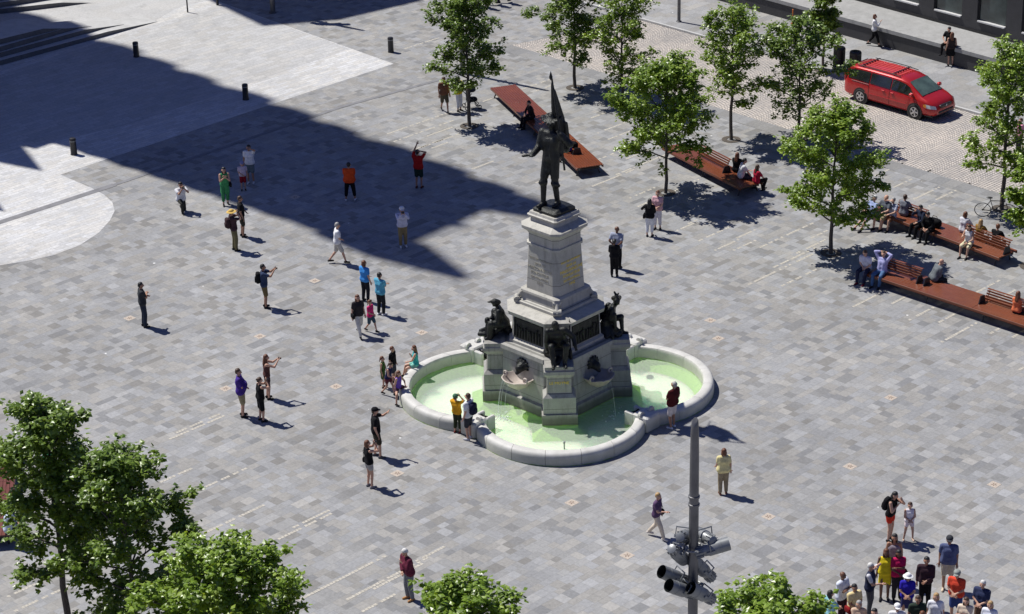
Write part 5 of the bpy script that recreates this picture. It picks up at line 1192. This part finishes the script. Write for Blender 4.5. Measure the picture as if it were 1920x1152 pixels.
P(634, 494, 12, 1.74, 'grey-haired man in white tee and pale shorts walking along the shadow edge', 'walk', 'belly', 'down', 4, top=('tee', WH), bot=('shorts', (205, 200, 190)), hair=('short', 'grey'), skin=0, shoes=(60, 55, 50))
P(686, 566, 55, 1.68, 'woman with auburn hair in a bright blue top and black trousers', 'stand', 'down', 'belly', top=('tee', (70, 150, 225)), bot=('pants', (30, 32, 42)), hair=('bob', 'auburn'), fem=True)
P(715, 591, 55, 1.72, 'man in light blue shirt and dark trousers with folded arms', 'stand', 'fold', 'fold', top=('tee', (95, 175, 205)), bot=('pants', (35, 38, 44)), hair=('short', 'black'), skin=1, shoes=WH)
P(674, 630, -60, 1.66, 'woman in dark top and white trousers walking with a bag', 'walk', 'down', 'down', top=('tee', (50, 46, 50)), bot=('pants', (225, 222, 215)), hair=('long', 'auburn'), fem=True, bag=('sideR', K), who='the woman in white trousers walking')
P(696, 622, -30, 1.26, 'girl in a bright pink top walking beside the woman in white trousers', 'walk2', 'belly', 'down', top=('tee', (215, 50, 120)), bot=('shorts', (70, 95, 110)), hair=('tail', 'auburn'), fem=True)
P(503, 748, 15, 1.68, 'long-haired woman in a brown dress reaching up with a camera', 'stand', 'fwd', 'fwd', 2, top=('strapless', (95, 62, 58)), bot=('mini', (60, 30, 50)), hair=('long', 'auburn'), fem=True, cam_=True, who='the woman in brown', skin=0)
P(491, 790, 30, 1.64, 'woman in a knee-length black dress taking a picture', 'stand', 'cam', 'cam', 2, top=('sundress', K), bot=None, hair=('bun', 'brown'), fem=True, bulk=1.12, cam_=True, who='the woman in the black dress')
P(455, 781, 5, 1.80, 'heavy man in a purple polo and khaki shorts', 'stand', 'belly', 'down', -3, top=('polo', (72, 48, 140)), bot=('shorts', (170, 158, 125)), hair=('short', 'brown'), bulk=1.18, belly=1)
P(707, 857, 12, 1.80, 'man in black tee and black cap pointing a camera toward the basin', 'contra', 'down', 'fwd', 0, top=('tee', K), bot=('shorts', (62, 58, 48)), hair=('short', 'brown'), hat=('cap', K), bulk=1.08, shoes=(90, 90, 95))
P(694, 914, 30, 1.70, 'woman in black tank top and grey shorts with a camera at her eye', 'stand', 'cam', 'cam', -2, top=('tank', K), bot=('mini', (175, 172, 170)), hair=('bob', 'auburn'), fem=True, cam_=True, who='the woman in grey shorts', bag=('sideL', K), shoes=(140, 140, 145))
P(781, 707, 190, 1.50, 'girl in a turquoise top sitting on the basin rim', 'sit', 'chest', 'lap', 4, top=('tank', (60, 170, 175)), bot=('mini', (140, 205, 190)), hair=('long', 'auburn'), fem=True, seat=.44)
P(738, 716, -20, 1.36, 'boy in a black tee behind the group of children at the rim', 'stand', 'down', 'down', top=('tee', K), bot=('shorts', (70, 75, 85)), hair=('short', 'auburn'))
P(719, 727, -10, 1.20, 'girl in a green top at the left end of the group of children', 'stand', 'down', 'belly', top=('tank', (70, 105, 50)), bot=('skirt', (75, 100, 55)), hair=('tail', 'auburn'), fem=True)
P(729, 741, -25, 1.30, 'girl in a dark blue top striding toward the basin rim', 'walk2', 'fwdlow', 'down', 14, top=('tank', (40, 40, 80)), bot=('mini', (110, 55, 60)), hair=('tail', 'brown'), fem=True)
P(747, 752, -25, 1.36, 'girl in a purple top straddling the basin rim', 'straddle', 'down', 'lap', 6, top=('tank', (120, 85, 190)), bot=('mini', (90, 60, 75)), hair=('long', 'auburn'), fem=True, seat=.44)
P(858, 812, 62, 1.46, 'boy in a yellow tee and green cap with both hands at his face', 'stand', 'cam', 'cam', -6, top=('tee', (225, 165, 35)), bot=('capri', (50, 58, 38)), hair=('short', 'brown'), hat=('cap', (70, 110, 85)), shoes=(120, 50, 45))
P(880, 824, 150, 1.70, 'man in white tee with a navy backpack beside the boy in yellow', 'stand', 'phone', 'down', top=('tee', WH), bot=('shorts', (60, 62, 70)), hair=('short', 'brown'), bag=('back', NV), who='the man beside the boy in yellow', shoes=(190, 190, 200))
P(1261, 803, 140, 1.76, 'man in maroon tee and white shorts looking up at the monument from the rim', 'stand', 'down', 'belly', -5, nod=-14, top=('polo', (80, 24, 28)), bot=('shorts', (225, 215, 210)), hair=('short', 'grey'), shoes=WH, bulk=1.1, skin=1)
P(1356, 927, 100, 1.64, 'woman in pale yellow top and khaki trousers walking away from the camera', 'stand', 'down', 'fwdswing', top=('tee', (238, 225, 165)), bot=('pants', (160, 145, 118)), hair=('bob', 'auburn'), fem=True, bulk=1.15, shoes=(120, 70, 60))
P(1231, 1009, -25, 1.62, 'older woman with short fair hair in a purple vest and cream trousers', 'walk', 'fwdlow', 'down', 4, top=('tee', (95, 72, 105)), bot=('pants', (225, 210, 190)), hair=('short', 'blond'), fem=True, shoes=(225, 215, 205), bag=('sideL', K), who='the older woman in cream trousers')
P(769, 1124, 215, 1.74, 'white-haired man in a maroon jacket looking down', 'stand', 'belly', 'chest', 8, nod=20, top=('jacket', (105, 40, 62)), bot=('pants', (130, 132, 138)), hair=('short', 'white'), bulk=1.1, shoes=(190, 140, 90))
P(1218, 444, 75, 1.62, 'woman in black top and white capri trousers seen from behind', 'stand', 'belly', 'elbowout', top=('shirt', K), bot=('capri', WH), hair=('long', 'black'), fem=True, bag=('sideL', K), who='the woman in white capri trousers')
P(1233, 430, 250, 1.66, 'person in a pink top and white trousers facing the woman in black', 'stand', 'belly', 'belly', top=('tee', (220, 175, 180)), bot=('capri', (225, 220, 225)), hair=('short', 'auburn'), fem=True)
P(1157, 504, 70, 1.76, 'man in pale grey shirt and black trousers beside the shaft of the monument', 'stand', 'back', 'back', top=('tee', (165, 172, 190)), bot=('pants', K), hair=('bald', 'black'), skin=2)
P(1152, 519, 85, 1.56, 'woman dressed in black standing right in front of the man in pale grey', 'stand', 'belly', 'belly', top=('shirt', K), bot=('pants', K), hair=('bun', 'black'), fem=True, skin=2)
P(834, 210, -70, 1.70, 'man in brown shirt and khaki shorts walking left of the young tree', 'walk2', 'down', 'down', top=('tee', (115, 78, 60)), bot=('shorts', (95, 88, 70)), hair=('short', 'brown'), skin=1)
P(861, 209, -40, 1.68, 'man in a yellow tee and white trousers half hidden by the young tree', 'stand', 'fwdlow', 'fwdlow', top=('tee', (230, 205, 40)), bot=('capri', WH), hair=('short', 'black'), skin=1)
P(1638, 87, -10, 1.66, 'woman in white blouse and black trousers walking on the far sidewalk', 'walk', 'camlow', 'down', top=('shirt', WH), bot=('capri', K), hair=('bob', 'auburn'), fem=True, z=.1)
P(1782, 124, 95, 1.68, 'long-haired woman in a short dark dress seen from behind on the far sidewalk', 'stand', 'down', 'down', top=('tank', (60, 50, 50)), bot=('skirt', K), hair=('long', 'auburn'), fem=True, z=.1, bag=('sideR', (90, 92, 98)), who='the long-haired woman on the far sidewalk')
P(1780, 51, -128, 1.70, 'dark-haired person sitting on the terrace edge behind the woman in the dark dress', 'sit', 'lap', 'lap', 8, top=('tee', K), bot=('pants', K), hair=('short', 'black'), z=.60, at='head', seat=.45)
P(1899, 150, 200, 1.68, 'person in blue half hidden by leaves at the right end of the terrace', 'stand', top=('tee', (90, 110, 170)), bot=('pants', JN), hair=('short', 'auburn'), z=.1)
P(1914, 222, 200, 1.62, 'person in pink at the right picture edge beyond the trees', 'stand', top=('tee', (225, 150, 180)), bot=('pants', DK), hair=('short', 'brown'), at='head', fem=True)
for x, y, c, l in ((904, 14, (90, 90, 95), 'leftmost of the three walkers cut off by the top edge'), (925, 9, (60, 70, 90), 'middle one of the three walkers cut off by the top edge'), (945, 5, (150, 60, 60), 'rightmost of the three walkers cut off by the top edge')):
    P(x, y, -150, 1.72, l, 'walk', top=('tee', c), bot=('pants', (45, 45, 60)), hair=('short', 'brown'))
# on the benches
SIT = dict(at='head', seat=.45)
P(991, 189, 200, 1.66, 'person in dark plum clothes sitting on the slanting bench', 'sit', 'lap', 'lap', 12, top=('shirt', (42, 26, 34)), bot=('pants', (30, 26, 34)), hair=('short', 'black'), **SIT)
P(1062, 248, 190, 1.66, 'person in purple sitting on the slanting bench behind the bronze figure', 'sit', 'lap', 'lap', 8, top=('tee', (70, 45, 150)), bot=('shorts', K), hair=('short', 'black'), **SIT)
P(1383, 286, 60, 1.66, 'long-haired woman in black on the far side of the bench under the full tree', 'sit', 'lap', 'lap', 4, top=('tee', K), bot=('pants', K), hair=('long', 'auburn'), fem=True, **SIT)
P(1397, 297, 10, 1.72, 'man in white tee sitting on the bench between two women', 'sit', 'knee', 'fwdlow', 14, top=('tee', WH), bot=('pants', (60, 62, 70)), hair=('short', 'black'), **SIT)
P(1421, 309, 30, 1.58, 'woman in a red top with her back turned at the end of the bench', 'turned', 'lap', 'lap', 4, top=('tee', (185, 30, 60)), bot=('pants', K), hair=('long', 'brown'), fem=True, **SIT)
P(1640, 367, 215, 1.74, 'person in light blue reclining with legs stretched out in the tree shade', 'sitout', 'lap', 'lap', -14, top=('tee', (150, 165, 205)), bot=('shorts', (120, 110, 135)), hair=('short', 'white'), **SIT)
P(1662, 366, 225, 1.78, 'heavy man in grey tee and khaki shorts sitting in the tree shade', 'sit', 'lap', 'lap', -4, top=('tee', (92, 98, 108)), bot=('shorts', KH), hair=('bald', 'grey'), bulk=1.15, **SIT)
P(1675, 371, 225, 1.66, 'person in pale clothes leaning behind the heavy man on the upper bench', 'sit', 'brow', 'lap', -4, top=('tee', (175, 180, 200)), bot=('shorts', (120, 80, 60)), hair=('short', 'grey'), **SIT)
P(1698, 365, 55, 1.70, 'person in a grey tee sitting with back turned on the upper bench', 'sit', 'lap', 'lap', 6, top=('tee', (128, 132, 142)), bot=('pants', DK), hair=('bun', 'brown'), fem=True, **SIT)
P(1726, 385, 210, 1.70, 'dark-haired person in navy sitting in deep shade on the upper bench', 'sit', 'cam', 'lap', 10, top=('shirt', (40, 48, 70)), bot=('pants', K), hair=('short', 'black'), **SIT)
P(1740, 398, 225, 1.66, 'person all in black in deep shade next to the one in navy', 'sit', 'lap', 'lap', 20, top=('shirt', K), bot=('pants', K), hair=('short', 'black'), **SIT)
P(1811, 397, 50, 1.68, 'person in white top with auburn hair on the far side of the upper bench', 'sit', 'lap', 'lap', 6, top=('shirt', (222, 222, 230)), bot=('pants', (80, 82, 92)), hair=('bob', 'auburn'), fem=True, **SIT)
P(1817, 422, 235, 1.66, 'woman in white top and cream skirt on the near side of the upper bench', 'sit', 'camlow', 'lap', 8, top=('tank', WH), bot=('skirt', (225, 215, 180)), hair=('long', 'brown'), fem=True, **SIT)
P(1840, 411, 50, 1.60, 'blonde woman in a mustard top on the far side of the upper bench', 'sit', 'lap', 'lap', 4, top=('tee', (150, 115, 55)), bot=('pants', DK), hair=('long', 'blond'), fem=True, **SIT)
P(1872, 420, 50, 1.66, 'person in black at the right end of the upper bench by the leaves', 'sit', 'lap', 'lap', 8, top=('tee', K), bot=('pants', K), hair=('short', 'auburn'), **SIT)
P(1622, 470, 235, 1.72, 'man in white tee and jeans bent over at left end of the long bench', 'sit', 'belly', 'belly', 16, top=('tee', (215, 215, 232)), bot=('pants', (45, 48, 72)), hair=('short', 'brown'), shoes=(120, 30, 50), **SIT)
P(1657, 471, 235, 1.72, 'person in lilac shirt and jeans with hands behind the head', 'sit', 'head', 'head', -6, top=('shirt', (180, 180, 225)), bot=('pants', (80, 110, 150)), hair=('short', 'brown'), **SIT)
P(1766, 486, 20, 1.74, 'bald man in a grey shirt hunched over the long bench', 'sit', 'belly', 'belly', 26, top=('shirt', (112, 118, 122)), bot=('pants', (48, 50, 54)), hair=('bald', 'grey'), bulk=1.12, **SIT)
P(1910, 546, 55, 1.66, 'auburn-haired person in orange behind the right backrest of the long bench', 'sit', 'lap', 'lap', 4, top=('tank', (225, 120, 80)), bot=('pants', DK), hair=('long', 'auburn'), fem=True, **SIT)
P(17, 948, 20, 1.74, 'man in pale blue shirt sitting on the weathered bench at the left edge', 'sit', 'lap', 'lap', 10, top=('shirt', (205, 218, 232)), bot=('pants', (40, 44, 58)), hair=('short', 'brown'), **SIT)
P(88, 834, 40, 1.66, 'person in a green tee behind the crown of the leftmost tree', 'stand', top=('tee', (60, 170, 110)), bot=('pants', DK), hair=('short', 'black'), at='head')
# the crowd at the lower right
GR = 'tour group at the lower right corner'; HD = dict(at='head', group=GR)
P(1667, 1014, -35, 1.74, 'tall dark-haired woman in black tank top and red shorts stooping toward a girl', 'stand', 'chest', 'cam', 10, nod=10, top=('tank', K), bot=('mini', (220, 60, 40)), hair=('bob', 'black'), fem=True, bag=('back', K), who='the woman in red shorts', group=GR)
P(1703, 1013, -85, 1.32, 'girl in a white tank top and white shorts', 'wide', 'belly', 'belly', top=('tank', (238, 232, 240)), bot=('mini', (235, 220, 225)), hair=('tail', 'brown'), fem=True, skin=0, shoes=(220, 190, 165), group=GR)
P(1781, 1006, 262, 1.80, 'tall man in a slate blue polo, dark cap and khaki shorts', 'stand', 'down', 'down', top=('polo', (92, 102, 140)), bot=('shorts', (205, 195, 175)), hair=('short', 'grey'), hat=('cap', (60, 62, 68)), bulk=1.15, skin=1, shoes=(220, 200, 175), **HD)
P(1678, 1002, 265, 1.72, 'dark-haired woman in a strapless grey top at the back of the group', 'stand', top=('strapless', (150, 140, 150)), bot=('skirt', K), hair=('long', 'black'), fem=True, skin=1, bulk=1.1, **HD)
P(1662, 1030, 262, 1.70, 'woman in a bright yellow halter dress with a dark belt', 'stand', 'down', 'down', top=('dress', (240, 215, 40)), bot=None, hair=('long', 'auburn'), fem=True, skin=2, bulk=1.12, **HD)
P(1686, 1032, 280, 1.68, 'woman in a magenta blouse holding her hands in front', 'stand', 'belly', 'fold', top=('tee', (200, 30, 90)), bot=('pants', (52, 48, 52)), hair=('bob', 'black'), fem=True, skin=2, bulk=1.15, bag=('sideL', (60, 25, 30)), who='the woman in magenta', **HD)
P(1738, 1045, 262, 1.72, 'dark-haired man in a dark plaid shirt and black trousers', 'stand', 'down', 'belly', top=('shirt', (64, 44, 52)), bot=('pants', K), hair=('short', 'black'), skin=1, **HD)
P(1634, 1056, -20, 1.72, 'white-haired guide in navy vest and white sleeves with one hand raised', 'stand', 'fwdlow', 'brow', top=('vest', (40, 46, 72)), bot=('pants', (92, 94, 100)), hair=('short', 'white'), bulk=1.1, **HD)
P(1581, 1073, -40, 1.70, 'bald man in a white shirt with folded arms at the left of the group', 'stand', 'fold', 'fold', top=('polo', (222, 228, 242)), bot=('pants', (60, 35, 42)), hair=('bald', 'grey'), skin=2, bulk=1.1, **HD)
P(1703, 1076, 265, 1.60, 'woman in a white sun hat and royal blue tee', 'stand', 'belly', 'belly', top=('tee', (50, 40, 175)), bot=('skirt', (58, 62, 110)), hair=('bob', 'brown'), hat=('bucket', (245, 245, 245)), fem=True, **HD)
P(1795, 1070, 245, 1.72, 'man in an orange-red polo and grey cap with hands joined', 'stand', 'belly', 'belly', 4, top=('polo', (228, 80, 55)), bot=('shorts', (60, 80, 140)), hair=('short', 'grey'), hat=('cap', (150, 155, 150)), bulk=1.12, **HD)
P(1843, 1089, 240, 1.70, 'grey-haired man in a navy polo with hands joined', 'stand', 'belly', 'belly', top=('polo', (52, 60, 92)), bot=('shorts', (110, 85, 70)), hair=('short', 'white'), bulk=1.12, **HD)
P(1558, 1107, 30, 1.64, 'dark-haired woman in a pale teal tee at the left end of the group', 'stand', 'lap', 'lap', top=('tee', (150, 205, 218)), bot=('pants', DK), hair=('bob', 'black'), fem=True, **HD)
P(1603, 1096, -60, 1.62, 'dark-haired person in a cream top with a dark red bag', 'stand', 'belly', 'belly', top=('tee', (235, 215, 160)), bot=('pants', DK), hair=('short', 'black'), skin=1, bag=('sideR', (130, 25, 30)), who='the person in the cream top', **HD)
P(1611, 1127, 270, 1.60, 'grey-haired woman in a beige top, head at the bottom edge', 'stand', 'fold', 'down', top=('tee', (215, 185, 160)), bot=('pants', DK), hair=('bob', 'grey'), fem=True, **HD)
P(1683, 1133, 268, 1.60, 'person in a white cap whose head just shows at the bottom edge', 'stand', top=('tee', WH), bot=('pants', DK), hair=('short', 'grey'), hat=('cap', (245, 245, 245)), **HD)
P(1756, 1113, 262, 1.64, 'woman with curly pale hair in a white tee carrying a dark bag', 'stand', 'down', 'down', top=('tee', (238, 238, 245)), bot=('pants', (60, 60, 90)), hair=('bob', 'blond'), fem=True, bulk=1.2, bag=('sideL', (52, 52, 80)), who='the pale-haired woman in white', **HD)
P(1730, 1147, 265, 1.58, 'auburn head just above the bottom edge left of the pale-haired woman', 'stand', top=('tee', (120, 60, 50)), bot=('pants', DK), hair=('short', 'auburn'), **HD)
P(1812, 1121, 250, 1.66, 'woman with long brown hair and sunglasses in a cream blouse', 'stand', 'down', 'fold', top=('tee', (232, 212, 190)), bot=('pants', DK), hair=('long', 'brown'), fem=True, **HD)
P(1857, 1128, 245, 1.64, 'blonde person in a white shirt at the right end of the group', 'stand', top=('tee', (232, 234, 246)), bot=('pants', DK), hair=('bob', 'blond'), fem=True, **HD)
P(1640, 1142, 262, 1.66, 'dark-haired head at the bottom edge just below the guide in the vest', 'stand', top=('tee', (190, 185, 180)), bot=('pants', DK), hair=('short', 'black'), **HD)
P(1722, 1118, 275, 1.66, 'person in a dark green tee between the white sun hat and the plaid shirt', 'stand', 'down', 'belly', top=('tee', (48, 62, 52)), bot=('pants', DK), hair=('short', 'brown'), skin=1, **HD)
# small loose things
o = empty('handbag', G(1076, 277, .45), R(-40), 'black bag left on the slanting bench', 'bag'); MB().blob((0, 0, .13), (.2, .12, .14), .6, 14, 8).build('pouch', fabric(K), o, smooth=True)
m = MB(); m.tube([(-.12, 0, .2), (-.08, 0, .36), (.08, 0, .36), (.12, 0, .2)], .012, 6); m.build('strap', fabric(K), o)
o = empty('handbag', G(1752, 425, .45), R(-40), 'large black bag standing on the upper bench in the shade', 'bag'); MB().blob((0, 0, .17), (.3, .16, .18), .6, 14, 8).build('pouch', fabric(K), o, smooth=True)
m = MB(); m.tube([(-.15, 0, .3), (-.08, 0, .45), (.08, 0, .45), (.15, 0, .3)], .012, 6); m.build('strap', fabric(K), o)
bake_all()
